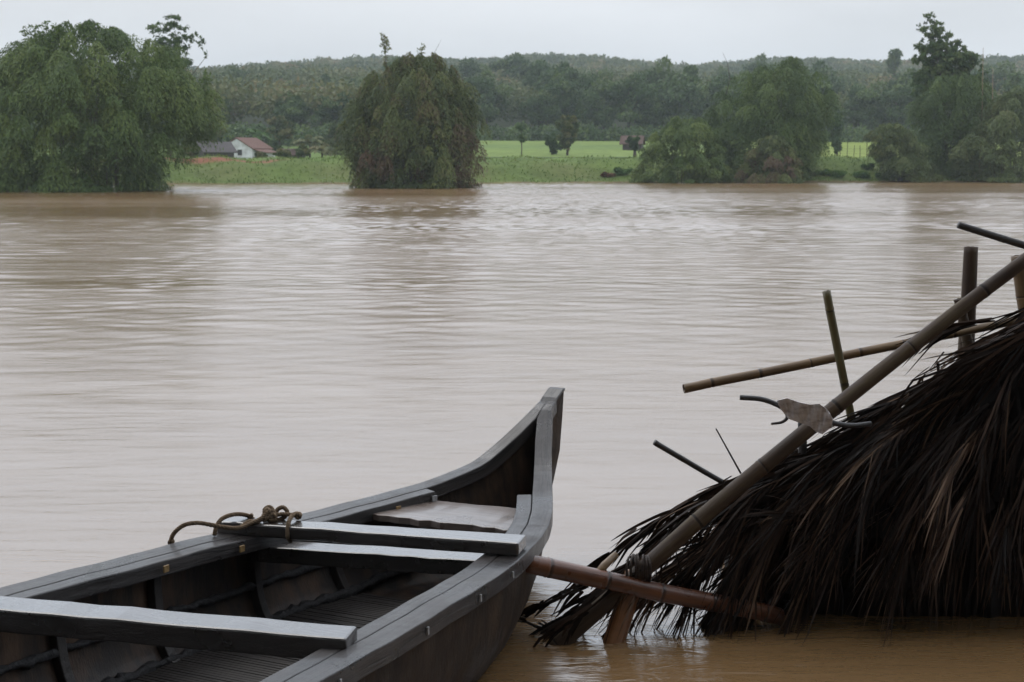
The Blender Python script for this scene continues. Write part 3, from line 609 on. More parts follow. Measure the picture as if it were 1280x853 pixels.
# low plants on the bank
bank_pl = [
           (760, 218, 7, 'dead_leaf', 'rust brown dead shrub at the waterline'),
           (780, 214, 9, 'fresh_leaf', 'tall fresh shrub beside the broad green bush'), 
           (1045, 216, 9, 'fresh_leaf', 'fresh weeds below the stake fence'), (1075, 218, 9, 'fresh_leaf', 'rank fresh weeds right of the stake fence'), (1100, 219, 7, 'fresh_leaf', 'weeds at the foot of the leaning olive bush'), (1028, 214, 8, 'fresh_leaf', 'weeds at the right foot of the tall bushy clump'), (1085, 208, 6, 'fresh_leaf', 'taller weed in the middle of the stake fence')]
for px, py, rr, m_, lab in bank_pl:
    # find where the view ray meets the bank
    Yd = 120.0
    while Yd < 170:
        q = at(px, py+rr*.6, Yd)
        if q.z <= float(hgt(q.x, Yd)): break
        Yd += .3
    s = Yd/F; z0 = float(hgt(q.x, Yd)); lm = [(rnd.uniform(-1, 1)*rr*s, rnd.uniform(-.6, .6)*rr*s, rr*s*rnd.uniform(.1, .7), rr*s*.55, rr*s*.32) for k in range(7)]
    root = empty('bank_shrub', (q.x, Yd, z0)); tag(root, lab, 'shrub'); crown_obj(lump_crown(lm, 1100, .3, .12, (.1, .9), .3), M[m_], root, 'foliage')
    b = MB(); [b.tube([(0, 0, -.2), (l[0], l[1], l[2])], [.03, .01], 4) for l in lm[:4]]; b.build('stem', M['bark'], root)
# grass over the bank face and top
n = 24000; gxs = rng.uniform(-75, 85, n); gd = rng.uniform(.3, 26, n)**1.0; gyv = bank_y(gxs)+gd; gz = hgt(gxs, gyv)
L = rng.uniform(.15, .38, n)*(1-.4*(gd > 11)); P = np.stack([gxs, gyv, gz+L*.4], 1)
tint = np.clip(.45+.3*np.sin(gxs*.35+gyv*.2)*np.cos(gyv*.5-gxs*.13)+rng.normal(size=n)*.12 + .15*(gd > 10), 0, 1)
vq = leaves(P, np.array([0, -.25, 1.])+rng.normal(size=(n, 3))*.4, L, .1, tint)
o = bpy.data.objects.new('grass', np_mesh('grass', *vq, M['grass'])); col.objects.link(o); tag(o, 'rough grass covering the far river bank', 'grass', kind='stuff')

# ------------------------------------------------------------------ the boat
TIP = at(697, 490, 8.0); TH = R(26)
boat = empty('wooden_boat', (TIP.x, TIP.y, 0), -TH); tag(boat, 'dark wet wooden rowing boat with upswept bow in the foreground', 'boat')
ST = [(.12, .030, .862), (.2, .036, .838), (.3, .08, .765), (.4, .122, .695), (.5, .17, .632), (.6, .217, .578), (.7, .265, .551), (.8, .312, .532), (.95, .383, .51), (1.1, .45, .496), (1.3, .523, .485), (1.5, .58, .481),
      (1.8, .648, .488), (2.1, .70, .50), (2.5, .75, .52), (3, .79, .545), (3.5, .825, .568), (4, .85, .59), (4.6, .84, .61), (5.2, .77, .64), (5.8, .64, .68), (6.3, .48, .72)]
S_, W_, G_ = (np.array([q[i] for q in ST]) for i in range(3))
wv = lambda s: float(np.interp(s, S_, W_)); gv = lambda s: float(np.interp(s, S_, G_))
KS = [.08, .12, .2, .36, .65, 1.1, 1.6, 2.2, 4, 5, 6, 6.4]; KZ = [.46, .38, .27, .15, .03, -.09, -.17, -.21, -.2, -.15, 0, .1]
kz = lambda s: float(np.interp(s, KS, KZ))
def section(s, off=0.0, nn=13, top=-.01):
    """half section from keel to gunwale, off = inset of the inner face"""
    k = kz(s)+off*1.1; g = gv(s)+top; w_ = max(wv(s)-off-.012, .006); bl = min(1, max(0, (s-.3)/1.6)); n_ = 1.3+2.0*bl; e_ = .85-.43*bl
    out = []
    for i in range(nn):
        t_ = (i/(nn-1))**1.25; z_ = k+(g-k)*t_; out.append((w_*(1-(1-t_)**n_)**e_ if t_ > 0 else 0.0, max(z_, .035+off*.3) if off else z_))
    return out
SS = [.09, .12, .15, .2, .25, .3, .4, .5, .6, .7, .8, .95, 1.1, 1.3, 1.5, 1.8, 2.1, 2.5, 3, 3.5, 4, 4.6, 5.2, 5.8, 6.3]
def shell(off, s0):
    rr = []
    for s in [q for q in SS if q >= s0]:
        h_ = section(s, off); rr.append([(-x, -s, z) for x, z in h_[::-1]]+[(x, -s, z) for x, z in h_[1:]])
    return rr
b = MB(); b.rings(shell(0, 0), False, False); b.build('hull', M['hull_out'], boat, True)
b = MB(); b.rings([r[::-1] for r in shell(.032, .15)], False, False); b.build('inner_planking', M['hull_in'], boat, True)
h_ = section(6.3); b = MB(); b.rings([[(-x, -6.3+dy, z) for x, z in h_[::-1]]+[(x, -6.3+dy, z) for x, z in h_[1:]] for dy in (0, -.04)]); b.build('transom', M['hull_out'], boat)
def rail(side, s0, s1, o0, wid, hh, dz, name, m, step=.05, tip=False):
    rr = []; n = int((s1-s0)/step)+1
    for i in range(n+1):
        s = s0+(s1-s0)*i/n; e_ = .02
        def pt(q): return Vector((side*wv(max(q, 0)), -q, gv(max(q, 0))))
        p = pt(s); tg = (pt(min(s+e_, 6.3))-pt(max(s-e_, 0))).normalized()
        nh = Vector((-side, 0, 0)); nh = (nh - tg*nh.dot(tg)); nh.z = 0; nh.normalize()
        up = tg.cross(nh); up = up if up.z > 0 else -up; up.normalize()
        lim = max(wv(s)-.001, .01)
        a_, c_ = min(o0, lim), min(o0+wid*(.72+.28*min(1, s/.9)), lim+.002)
        wob = .0035*math.sin(s*7+side*2)+.002*math.sin(s*19)
        top = dz+wob*.6
        rr.append([p+nh*a_+up*top, p+nh*c_+up*(top-.002), p+nh*c_+up*(top-hh), p+nh*a_+up*(top-hh)])
    b = MB(); b.rings(rr); off_ = o0*3+side*1.7
    for i in range(n+1): b.g += [(off_, s0+(s1-s0)*i/n, off_), (off_+wid, s0+(s1-s0)*i/n, off_), (off_+wid, s0+(s1-s0)*i/n, off_-hh), (off_, s0+(s1-s0)*i/n, off_-hh)]
    return b.build(name, m, boat, False, .006)
for sd_ in (-1, 1):
    rail(sd_, .12, 6.3, -.018, .104, .075, .0, 'gunwale', M['gunwale'])
    rail(sd_, .95 if sd_ < 0 else .88, 6.25, .089, .075, .07, -.003, 'inwale', M['gunwale'])
# stem post: a thick forward edge between the two sides
prof_s = [(0, .905), (.004, .862), (-.008, .76), (-.045, .56), (-.10, .41), (-.19, .27), (-.35, .15), (-.64, .02), (-1.05, -.11)]
rr = []
for i, (y, z) in enumerate(prof_s):
    a0 = Vector(prof_s[max(i-1, 0)]); a1 = Vector(prof_s[min(i+1, len(prof_s)-1)]); tg = (a1-a0).normalized(); nr = Vector((tg.y, -tg.x)); nr = nr if nr.x < 0 else -nr
    th_ = .046 if i < 4 else .034; dp = (.17, .18, .17, .14, .12)[i] if i < 5 else .08
    q = Vector((y, z)); back = q+nr*dp
    if i < 3: back = Vector(((-.02, .902), (-.10, .868), (-.195, .80))[i])
    rr.append([(-th_*.8, q.x, q.y), (th_*.8, q.x, q.y), (th_, (q.x+back.x)/2, (q.y+back.y)/2), (th_, back.x, back.y), (-th_, back.x, back.y), (-th_, (q.x+back.x)/2, (q.y+back.y)/2)])
b = MB(); b.rings(rr); b.build('stem_post', M['hull_out'], boat, False, .006)
cp = [(-.001, .912), (-.03, .906), (-.11, .871), (-.205, .803)]
b = MB(); b.rings([[(-.047, y, z-.012), (.047, y, z-.012), (.047, y, z+.004), (-.047, y, z+.004)] for y, z in cp]); b.build('stem_cap', M['stem_wood'], boat, False, .003)
# finely ribbed floor lining
b = MB()
for k in range(150):
    s0 = 1.5+k*.024; wz = section(s0, .05, 13); hw_ = min(float(np.interp(.07, [z for x, z in wz], [x for x, z in wz])), .62)-.01
    b.box(-hw_+rnd.uniform(0, .01), hw_-rnd.uniform(0, .01), -s0-.0095, -s0+.0095, .055, .070+rnd.uniform(0, .003))
b.build('ribbed_floor', M['rib'], boat, False)
# ribs across the inside
for s in (1.55, 2.05, 2.66, 3.2, 3.9, 4.6, 5.3):
    rr = []
    a_, c_ = section(s, .036, 15, -.06), section(s, .075, 15, -.06)
    A_ = [(-x, z) for x, z in a_[::-1]]+[(x, z) for x, z in a_[1:]]; B_ = [(-x, z) for x, z in c_[::-1]]+[(x, z) for x, z in c_[1:]]
    b = MB(); b.rings([[(p[0], -s-.028, p[1]), (p[0], -s+.028, p[1]), (q[0], -s+.024, q[1]), (q[0], -s-.024, q[1])] for p, q in zip(A_, B_)]); b.build('rib', M['rib'], boat, False, .004)
# tarred coir caulking laid along the inner seams
for tt in (5, 8):
    for sg in (-1, 1):
        pts = []; rad = []
        for i in range(160):
            s = 1.0+5.0*i/159; x, z = section(s, .05, 13)[tt]; pts.append((sg*(x-.004)+rnd.uniform(-.006, .006), -s, z+rnd.uniform(-.006, .006))); rad.append(rnd.uniform(.014, .03)*(1.1 if tt == 5 else .8))
        b = MB(); b.tube(pts, rad, 7, .25); b.build('caulking_seam', M['tar'], boat, True)
# thwarts (boat coordinates: x to starboard, y towards the bow)
def plank(name, m, c0, c1, wid0, wid1, z0, z1, h0, bev=.009):
    """plank from c0 to c1 (x, y centre line), top at z0..z1, n slices with slight wander"""
    c0, c1 = Vector(c0), Vector(c1); dr = (c1-c0).normalized(); nr = Vector((-dr.y, dr.x)); rr = []; n = 14
    for i in range(n+1):
        u = i/n; c = c0.lerp(c1, u); wd = (wid0+(wid1-wid0)*u)/2*(1+rnd.uniform(-.025, .025)); z = z0+(z1-z0)*u+rnd.uniform(-.0025, .0025)
        l_, r_ = c+nr*wd, c-nr*wd; rr.append([(l_.x, l_.y, z), (r_.x, r_.y, z), (r_.x, r_.y, z-h0), (l_.x, l_.y, z-h0)])
    b = MB(); b.rings(rr); return b.build(name, m, boat, False, bev, 2)
plank('thwart', M['thwart'], (-.745, -2.13), (.655, -1.83), .115, .15, .558, .552, .06)
plank('thwart', M['thwart'], (-.60, -2.02), (.52, -1.74), .13, .15, .432, .428, .075)
plank('thwart', M['thwart'], (-.86, -3.79), (.725, -3.325), .15, .14, .645, .60, .085)
plank('thwart', M['thwart'], (-.78, -5.2), (.78, -5.0), .2, .2, .68, .68, .05)
b = MB(); rr = []
for i in range(15):
    u = i/14; x = -.40+.80*u; s_f = 1.03-.07*u+rnd.uniform(-.006, .006); s_n = 1.40-.03*u+rnd.uniform(-.012, .012); zt = .452+rnd.uniform(-.002, .002)
    rr.append([(x, -s_f, zt), (x, -s_n, zt), (x, -s_n, zt-.035), (x, -s_f, zt-.035)])
b.rings(rr); b.build('bow_seat', M['seat'], boat, False, .004)
# nail plates on the inwale and bolts outside
def plate(side, s, dz, off, w_, h_, m, name):
    p = Vector((side*(wv(s)-off), -s, gv(s)+dz)); b = MB(); b.box(-.004, .004, -w_/2, w_/2, -h_/2, h_/2)
    o = b.build(name, m, boat, False, .002); o.location = p; a_ = math.atan2(wv(s+.05)-wv(s-.05), .1); o.rotation_euler = (0, 0, side*a_)
    return o
for s in (2.72, 2.26, 1.25): plate(-1, s, -.036, .188, .03, .03, M['brass'], 'nail_plate')
plate(-1, 1.03, -.036, .188, .03, .032, M['alloy'], 'nail_plate')
for s in (2.05, 2.45, 2.95, 3.6): 
    o = plate(1, s, -.04, -.024, .012, .03, M['alloy'], 'bolt')
b = MB(); b.box(-.03, .03, -.012, .012, -.004, .004); o = b.build('metal_clip', M['alloy'], boat, False, .001); o.location = (-.66, -3.42, .515); o.rotation_euler = (.2, .1, .5)

# ------------------------------------------------------------------ mooring rope
def smooth_path(pts, n=8):
    pts = [Vector(p) for p in pts]; out = []
    P_ = [pts[0]*2-pts[1]]+pts+[pts[-1]*2-pts[-2]]
    for i in range(1, len(P_)-2):
        a, b_, c, d_ = P_[i-1:i+3]
        for k in range(n):
            u = k/n; out.append(.5*((2*b_)+(c-a)*u+(2*a-5*b_+4*c-d_)*u*u+(3*b_-a-3*c+d_)*u**3))
    out.append(pts[-1]); return out
rope = empty('rope', at(330, 650, 6.4)); tag(rope, 'knotted old coir rope lying over the end of the upper thwart', 'rope')
def ropeseg(px, name='strand', r=.0098):
    pts = smooth_path([at(x, y, Yd)-rope.location for x, y, Yd in px], 10); b = MB(); rr = []
    # three twisted yarns
    for k in range(3):
        yp = []
        for i, p in enumerate(pts):
            tg = (pts[min(i+1, len(pts)-1)]-pts[max(i-1, 0)]).normalized(); u_ = tg.orthogonal().normalized(); u_ = (Vector((0, .3, 1))-tg*Vector((0, .3, 1)).dot(tg)).normalized(); v_ = tg.cross(u_)
            a = i*.85+k*2.094; yp.append(p+u_*math.cos(a)*r*.5+v_*math.sin(a)*r*.5)
        b.tube(yp, r*.62, 6)
    return b.build(name, M['rope'], rope, True)
ropeseg([(213, 680, 6.17), (215, 671, 6.16), (221, 663, 6.16), (232, 656, 6.17), (248, 654, 6.2), (267, 657, 6.24), (285, 660, 6.27), (300, 660, 6.29), (314, 654, 6.31), (327, 648, 6.33), (335, 640, 6.35), (342, 640, 6.37), (344, 649, 6.36), (336, 650, 6.35)])
ropeseg([(268, 669, 6.28), (270, 660, 6.29), (275, 651, 6.31), (284, 645.5, 6.34), (297, 643, 6.38), (310, 645, 6.41), (320, 651, 6.41), (331, 650, 6.38), (340, 644, 6.38)])
ropeseg([(336, 650, 6.38), (344, 645, 6.4), (347, 637, 6.41), (354, 634.5, 6.41), (359, 640, 6.4), (355, 647, 6.39), (346, 650, 6.38), (340, 646, 6.38), (352, 643, 6.38), (366, 644, 6.38), (374, 646, 6.4)])
ropeseg([(372, 642, 6.4), (366, 644, 6.35), (361, 653, 6.29), (359.5, 664, 6.27), (360, 672, 6.27), (363, 677, 6.3)])
ropeseg([(300, 660, 6.30), (312, 652, 6.33), (322, 653, 6.33), (330, 644, 6.36), (331, 637, 6.37), (337, 634, 6.38), (341, 639, 6.37), (336, 645, 6.35), (329, 651, 6.34)])
for x, y, Yd, q in [(214, 678, 6.16, .016), (334, 640, 6.36, .021), (341, 645, 6.36, .018), (373, 645, 6.39, .018), (329, 648, 6.34, .015), (314, 645, 6.40, .011)]:
    pts = [at(x, y, Yd)-rope.location + Vector((math.cos(a)*q*.55, math.sin(a*1.7)*q*.5, math.sin(a)*q*.6)) for a in np.linspace(0, 11, 34)]
    b = MB(); b.tube(pts, q*.42, 6); b.build('knot', M['rope'], rope, True)

# ------------------------------------------------------------------ bamboo poles of the collapsed shelter
def pole(label, p0, p1, r0, r1, m, nodes=.32, bend=0.0, name='bamboo_pole', cat='bamboo pole', hollow=True, squash=1.0, n=14, phase=None, sag=0.0):
    p0, p1 = at(*p0), at(*p1); L_ = (p1-p0).length; q = (p1-p0).to_track_quat('Z', 'Y')
    pts, rad = [], []; ph_ = rnd.uniform(.1, .9)*nodes if phase is None else phase; z = 0.0; zs = set([0, L_])
    k = 0
    while k*L_/24 < L_: zs.add(k*L_/24); k += 1
    nd = []; z = ph_
    while z < L_-.02:
        nd.append(z); [zs.add(min(max(z+d_, 0), L_)) for d_ in (-.016, -.006, -.002, .002, .007, .02)]; z += nodes*rnd.uniform(.88, 1.12)
    for z in sorted(zs):
        u = z/L_; r = r0+(r1-r0)*u
        for c in nd:
            dd = z-c
            if abs(dd) < .0025: r *= .985
            elif -.01 < dd < 0: r *= 1.075
            elif 0 < dd < .01: r *= 1.06
        bx = bend*math.sin(u*math.pi); pts.append(Vector((bx, sag*math.sin(u*math.pi), z))); rad.append(r)
    b = MB(); rr = []; tn = []; zz = [0]+nd+[L_]; jig = [(rnd.uniform(-.12, .12)*r0, rnd.uniform(-.12, .12)*r0) for _ in zz]
    for p in pts:
        dn = [p.z-c for c in nd]; q_ = min(dn, key=abs) if dn else 1
        tn.append(.05 if -.003 < q_ < .007 else (.72 if -.03 < q_ <= -.003 else .5+rnd.uniform(-.06, .06)))
        p.x += np.interp(p.z, zz, [a[0] for a in jig]); p.y += np.interp(p.z, zz, [a[1] for a in jig])
    for p, r in zip(pts, rad): rr.append([(p.x+math.cos(2*math.pi*j/n)*r*squash, p.y+math.sin(2*math.pi*j/n)*r, p.z) for j in range(n)])
    if hollow:
        for end in (0, 1):
            r = rad[0] if not end else rad[-1]; z = 0 if not end else L_; sg = 1 if not end else -1
            inn = [[(math.cos(2*math.pi*j/n)*r*f_*squash, math.sin(2*math.pi*j/n)*r*f_, z+sg*d_+ (.004*math.sin(j*2.1) if d_ == 0 else 0)) for j in range(n)] for f_, d_ in ((.74, 0.0), (.7, .05))]
            rr = (inn[::-1]+rr) if not end else (rr+inn); tn = ([.0, .3]+tn) if not end else (tn+[.3, .0])
    b.rings(rr); b.t = [x for x in tn for _ in range(n)]; o = b.build(name, m, None, True); o.location = p0; o.rotation_mode = 'QUATERNION'; o.rotation_quaternion = q
    return tag(o, label, cat)
pole('long thick bamboo pole slanting out of the water to the upper right corner', (655, 842, 6.28), (1400, 236, 6.9), .043, .031, M['bam_grey'], .42, phase=.2, sag=.05)
p2 = pole('wet red brown bamboo pole lying level against the boat bow', (652, 704, 6.22), (975, 771, 6.54), .044, .042, M['bam_red'], .3, phase=.13)
b = MB(); b.tube([(0, 0, .36), (.03, .06, .40), (.05, .12, .45)], [.022, .02, .016], 8); o = b.build('branch_stub', M['bam_tan'], p2, True)
p2.rotation_quaternion = p2.rotation_quaternion
pole('short orange brown split bamboo post standing in the water beside the boat', (757, 840, 6.3), (797, 716, 6.42), .060, .056, M['bam_orange'], .6, squash=.72, phase=.9)
pole('straight tan bamboo rod pointing left over the river', (855, 486, 6.95), (1330, 388, 7.35), .0235, .022, M['bam_tan'], .26, phase=.14)
pole('thin upright greenish bamboo stake crossing the tan rod', (1033, 364, 6.98), (1072, 560, 7.0), .021, .021, M['bam_green'], .34, phase=.1)
pole('reddish grey bamboo post with cut top behind the slanting pole', (1206, 480, 7.45), (1215, 309, 7.45), .045, .036, M['bam_grey'], .3, phase=.42)
pole('stubby cut post leaning on the reddish grey bamboo post', (1218, 470, 7.4), (1199, 374, 7.4), .03, .026, M['bam_grey'], .3)
pole('cut bamboo post at the right edge behind the slanting pole', (1290, 440, 7.4), (1271, 320, 7.4), .036, .034, M['bam_tan'], .28)
pole('dark thin stick sloping down from above at the right edge', (1198, 281, 6.7), (1330, 322, 6.7), .017, .019, M['dark_stick'], .5, name='wooden_stick', cat='stick', hollow=False, n=10)
pole('dark broken stick poking up left from the slanting pole', (818, 553, 6.62), (903, 603, 6.66), .014, .013, M['dark_stick'], .15, name='wooden_stick', cat='stick', hollow=False, n=9)
pole('thin twig standing up left of the pale sheet', (895, 536, 6.7), (926, 592, 6.72), .0035, .005, M['dark_stick'], .2, name='twig', cat='twig', hollow=False, n=6)
pole('short dark stub below the pale sheet', (1003, 575, 6.85), (1003, 528, 6.85), .022, .02, M['dark_stick'], .3, name='wooden_stick', cat='stick', hollow=False)
# split bamboo end with the pale sheath
sp = empty('split_bamboo', at(985, 515, 6.5)); tag(sp, 'split dark bamboo strip curling beside the pale sheet', 'bamboo strip')
b = MB(); b.tube([p-sp.location for p in smooth_path([at(925, 497, 6.5), at(955, 500, 6.5), at(985, 512, 6.5), at(1020, 524, 6.52), at(1060, 532, 6.6), at(1088, 530, 6.7)])], .0125, 9); b.build('strip', M['dark_stick'], sp, True)
b = MB(); b.tube([p-sp.location for p in smooth_path([at(970, 505, 6.5), at(981, 513, 6.49), at(984, 522, 6.49), at(977, 528, 6.49), at(964, 530, 6.49)])], [.012-.0002*i for i in range(33)], 7); b.build('curl', M['dark_stick'], sp, True)
def sheet():
    top = [(971, 501), (984, 498), (998, 503), (1012, 506), (1024, 505), (1034, 512), (1041, 524)]; bot = [(976, 512), (986, 524), (1000, 529), (1012, 533), (1020, 540), (1028, 543), (1040, 534)]
    b = MB(); rr = []; loc = at(1005, 518, 6.45)
    for i in range(25):
        u = i/24*6; k = min(int(u), 5); f_ = u-k
        a = Vector(top[k]).lerp(Vector(top[k+1]), f_); c = Vector(bot[k]).lerp(Vector(bot[k+1]), f_)
        row = []
        for j in range(9):
            v = j/8; p = a.lerp(c, v); Yd = 6.455+.03*(v-.5)-.012*abs(math.sin(u*1.9+v*2.2))-.007*abs(math.sin(u*4.3-v*3))
            row.append(at(p.x, p.y, Yd)-loc)
        rr.append(row)
    b.rings(rr, False, False); m, t, o = mat('pale_bamboo_sheath'); p = N(t, 'ShaderNodeBsdfPrincipled'); n1 = noise(t, 14, (1, 1, 3), 6, .6)
    t.links.new(ramp(t, n1, [(.3, (.26, .225, .225)), (.5, (.55, .51, .52)), (.75, (.72, .69, .70))]), p.inputs['Base Color']); p.inputs['Roughness'].default_value = .4
    t.links.new(bump(t, n1, 1, .004), p.inputs['Normal']); t.links.new(p.outputs[0], o.inputs[0])
    ob = b.build('pale_sheet', m, None, False); ob.location = loc; sm = ob.modifiers.new('thick', 'SOLIDIFY'); sm.thickness = .003
    tag(ob, 'pale pinkish crumpled sheet caught on the slanting bamboo pole', 'sheet')
sheet()
# lashing where the wet pole, the post and the slanting pole meet
la = empty('lashing', at(800, 705, 6.35)); tag(la, 'dark fibre lashing tying the poles together beside the boat', 'lashing')
for k in range(9):
    cx, cy = 788+rnd.uniform(-12, 18), 712+rnd.uniform(-4, 6); pts = []
    sl = rnd.uniform(-.5, .5)
    for i in range(17):
        a = 6.283*i/16; pts.append(at(cx+math.cos(a)*9*sl+k, cy+math.sin(a)*17, 6.4-math.cos(a)*.06)-la.location)
    b = MB(); b.tube(pts, .006, 6); b.build('cord', M['lash'], la, True)

# ------------------------------------------------------------------ the fallen palm thatch
thatch = empty('thatched_roof', at(1080, 700, 6.8)); tag(thatch, 'collapsed palm leaf thatch roof sagging into the water on the right', 'thatched roof')
TL = thatch.location.copy()
RIDGE = [(760, 705), (840, 650), (900, 618), (960, 584), (1040, 541), (1090, 516), (1140, 488), (1180, 462), (1230, 428), (1290, 396), (1400, 330), (1560, 240)]
def ridge_py(px): return float(np.interp(px, [q[0] for q in RIDGE], [q[1] for q in RIDGE]))
# packed body, tinted near black to paint in the shade under the eave
b = MB(); rr = []
pxs = np.linspace(925, 1600, 80)
for i, px in enumerate(pxs):
    f_ = min(1, (px-925)/150.0); zr = at(px, ridge_py(px)+12, 7.05).z; x = at(px, 500, 7.0).x; zl = .5*zr
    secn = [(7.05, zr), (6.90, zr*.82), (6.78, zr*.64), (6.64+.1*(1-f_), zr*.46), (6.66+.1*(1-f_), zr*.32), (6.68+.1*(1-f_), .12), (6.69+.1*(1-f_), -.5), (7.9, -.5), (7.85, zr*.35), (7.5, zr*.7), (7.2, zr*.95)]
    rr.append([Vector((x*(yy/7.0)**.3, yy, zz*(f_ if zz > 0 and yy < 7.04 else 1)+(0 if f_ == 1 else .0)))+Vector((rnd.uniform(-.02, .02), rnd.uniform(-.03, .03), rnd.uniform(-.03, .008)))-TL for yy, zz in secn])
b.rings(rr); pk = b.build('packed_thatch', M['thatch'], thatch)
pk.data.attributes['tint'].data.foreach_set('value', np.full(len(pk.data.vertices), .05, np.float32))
def frond(path, n, Lr, ang, droop, wid=(.002, .0078), r0=.008, tmu=.4, sides=(-1, 1), u0=.05, toward=0.15, bunch=3):
    """rachis through path [(px,py,Y)...]; narrow leaflets leave it at ang degrees, in small bunches, and sag"""
    pts = smooth_path([at(*p) for p in path], 8); m = len(pts); b = MB()
    b.tube([p-TL for p in pts], [r0*(1-.75*i/(m-1)) for i in range(m)], 6)
    k = 0
    while k < n:
        u = u0+(1-u0)*rnd.random(); fi = u*(m-1); i = min(int(fi), m-2); p = pts[i].lerp(pts[i+1], fi-i); tg = (pts[i+1]-pts[i]).normalized()
        sg = rnd.choice(sides); sdv = tg.cross(Vector((0, -1, 0))).normalized()*sg
        a = R(rnd.uniform(*ang)); d0 = (tg*math.cos(a)+sdv*math.sin(a)+Vector((0, -toward*rnd.uniform(-.4, 1), 0))).normalized()
        L0 = rnd.uniform(*Lr)*(1-.3*u); dp0 = droop*rnd.uniform(.3, 1.5); t0 = rnd.gauss(tmu, .17)+(.42 if rnd.random() < .12 else 0)  # some bunches tinted paler, painting lit streaks into the colour
        for _ in range(rnd.randint(1, bunch*2-1)):
            k += 1; dr = (d0+Vector((rnd.gauss(0, .045), rnd.gauss(0, .05), rnd.gauss(0, .045)))).normalized(); L_ = L0*rnd.uniform(.75, 1.2); ns = 7
            q = p+Vector((rnd.gauss(0, .008), rnd.gauss(0, .01), rnd.gauss(0, .008))); line = [q.copy()]; dp = dp0*rnd.uniform(.8, 1.25); kink = rnd.randint(2, 6) if rnd.random() < .45 else 99
            for s_ in range(ns):
                if s_ == kink: dr = (dr+Vector((rnd.gauss(0, .18), rnd.gauss(0, .15), -rnd.uniform(.1, .7)))).normalized()
                dr = (dr+Vector((rnd.gauss(0, .03), rnd.gauss(0, .03), -dp/ns))).normalized(); q = q+dr*(L_/ns); line.append(q.copy())
            w_ = rnd.uniform(*wid); wd = [w_*x for x in (.6, 1, 1, .95, .85, .7, .5, .12)]
            va = Vector((rnd.uniform(-1, 1), rnd.uniform(-1.4, .1), rnd.uniform(-.5, 1))); sdn = (line[-1]-line[0]).cross(va).normalized()
            b.strip([x-TL for x in line], wd, sdn, min(1, max(0, t0+rnd.gauss(0, .1))))
    return b.build('palm_frond', M['thatch'], thatch)
def along(x0, x1, off, Y0, Y1, k=6):
    xs_ = np.linspace(x0, x1, k); return [(x, ridge_py(x)+off+rnd.uniform(-4, 4), Y0+(Y1-Y0)*i/(k-1)) for i, x in enumerate(xs_)]
# along the ridge
for (x0, x1, off, n) in [(1440, 1080, 6, 100), (1330, 1010, 10, 100), (1250, 930, 12, 100), (1150, 890, 10, 80), (1060, 900, 6, 36), (1400, 1120, 20, 110), (1300, 1020, 30, 110), (1180, 910, 26, 100), (1090, 940, 20, 50), (1000, 850, 6, 30), (1240, 980, 48, 100), (1140, 970, 46, 70)]:
    frond(along(x0, x1, off, 7.04-.004*off, 6.86-.003*off), n, (.3, .7), (3, 15), .35, tmu=.42)
# stiff leaflets standing proud of the ridge at the right
frond([(1400, 345, 7.2), (1330, 372, 7.15), (1250, 396, 7.1), (1185, 412, 7.08)], 60, (.25, .5), (1, 9), .14, (.004, .010), tmu=.4)
frond([(1390, 360, 7.1), (1300, 400, 7.05), (1250, 418, 7.0), (1215, 438, 6.98)], 50, (.25, .45), (2, 12), .22, (.004, .009), tmu=.4)
# the fan behind the slanting pole, reaching the water at the left
frond([(1000, 578, 6.78), (900, 628, 6.66), (800, 698, 6.54), (745, 748, 6.47), (692, 784, 6.42)], 60, (.22, .44), (3, 17), .3, (.005, .011), .011, .38, toward=-.1)
frond([(990, 570, 6.85), (890, 612, 6.8), (808, 660, 6.74), (745, 706, 6.68)], 52, (.22, .46), (2, 12), .28, (.005, .011), .01, .4, toward=-.1)
frond([(860, 645, 6.66), (790, 705, 6.6), (735, 752, 6.55), (680, 790, 6.5)], 46, (.14, .3), (4, 15), .2, (.005, .011), .01, .25, toward=-.05)
frond([(780, 708, 6.5), (735, 730, 6.48), (692, 750, 6.46), (668, 760, 6.46)], 24, (.1, .24), (5, 18), .3, (.005, .011), .009, .25, toward=0)
frond([(800, 712, 6.36), (760, 742, 6.32), (725, 770, 6.28), (694, 790, 6.26)], 22, (.1, .24), (4, 16), .25, (.004, .009), .009, .28, toward=0)
frond([(735, 778, 6.42), (700, 788, 6.42), (672, 784, 6.42), (648, 772, 6.42)], 18, (.05, .12), (8, 30), .1, (.004, .009), .017, .2, toward=0)
# fronds running down to the water between the poles and the body
for i in range(8):
    x0, y0 = 1060+rnd.uniform(-30, 60), 640+i*9; xe, ye = 850+i*9+rnd.uniform(-20, 22), 722+i*7
    frond([(x0, y0, 6.78), ((x0+xe)/2, (y0+ye)/2-10, 6.68), (xe, ye, 6.58+.02*rnd.random())], 30, (.18, .42), (2, 12), .3, (.004, .0095), .009, .36)
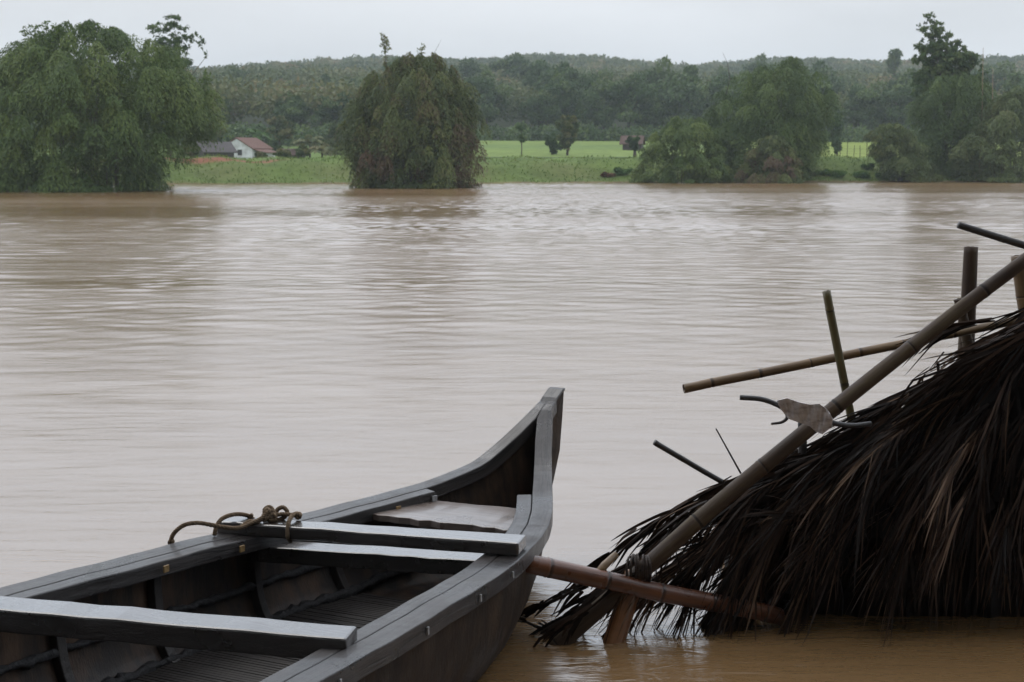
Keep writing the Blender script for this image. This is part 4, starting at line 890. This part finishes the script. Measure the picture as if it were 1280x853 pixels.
# body: fronds fanning from the ridge, left-leaning at the left and hanging at the right
for i in range(54):
    u = (i+.5)/54; x0 = 970+430*u+rnd.uniform(-15, 15); y0 = ridge_py(x0)+rnd.uniform(14, 90)+50*(u > .5)*rnd.random()
    a = R(214+50*u+rnd.uniform(-15, 15)); Lp = rnd.uniform(140, 300)*(.85+.3*u); x1, y1 = x0+math.cos(a)*Lp, y0-math.sin(a)*Lp
    mx_, my_ = (x0+x1)/2-12, (y0+y1)/2-18; Yf = 6.62-.2*rnd.random()
    frond([(x0, y0, 6.98), (mx_, my_, (Yf+6.9)/2), (x1, min(y1, 775 if u < .4 else rnd.uniform(640, 705)), Yf)], 78, (.25, .7), (2, 11), .38, (.0018, .0072), .008, .40 if i % 3 else .68)  # every third frond gets the paler tint of painted lit streaks
# a few loose strands against the water
for (x, y, dx, dy) in [(1098, 640, -22, 120), (948, 640, 2, 60), (820, 690, -8, 80), (862, 640, -4, 70), (905, 600, -30, 70), (845, 690, 28, 92), (985, 650, 0, 60), (775, 722, 22, 72)]:
    b = MB(); b.tube([at(x, y, 6.5)-TL, at(x+dx*.3+3, y+dy*.5, 6.47)-TL, at(x+dx, y+dy, 6.45)-TL], [.003, .003, .0015], 5); b.build('loose_strand', M['thatch'], thatch)
frond([(1180, 440, 7.0), (1168, 455, 7.0), (1155, 470, 7.0)], 6, (.08, .2), (10, 40), .8, (.003, .006), .004, .4)
# ------------------------------------------------------------------ unseen trees added behind and over the viewer to shade the landing
lm = []
for i in range(210):
    x = rnd.uniform(-26, 26); y = rnd.uniform(-16, -3.5); lm.append((x, y, rnd.uniform(1.0, 13), rnd.uniform(1.3, 2.4), rnd.uniform(1.0, 1.9)))
for i in range(70):
    x = rnd.uniform(-14, 16); y = rnd.uniform(-4, 1.2); lm.append((x, y, rnd.uniform(6.2, 12), rnd.uniform(1.2, 2.2), rnd.uniform(.8, 1.5)))
vq = lump_crown(lm, 52000, .85, .6, (.1, .7), .3)
o = bpy.data.objects.new('near_bank_trees', np_mesh('near_bank_trees', *vq, M['tree_leaf'])); col.objects.link(o); tag(o, 'unseen dense trees added on the near bank to shade the landing place', 'trees', kind='stuff')
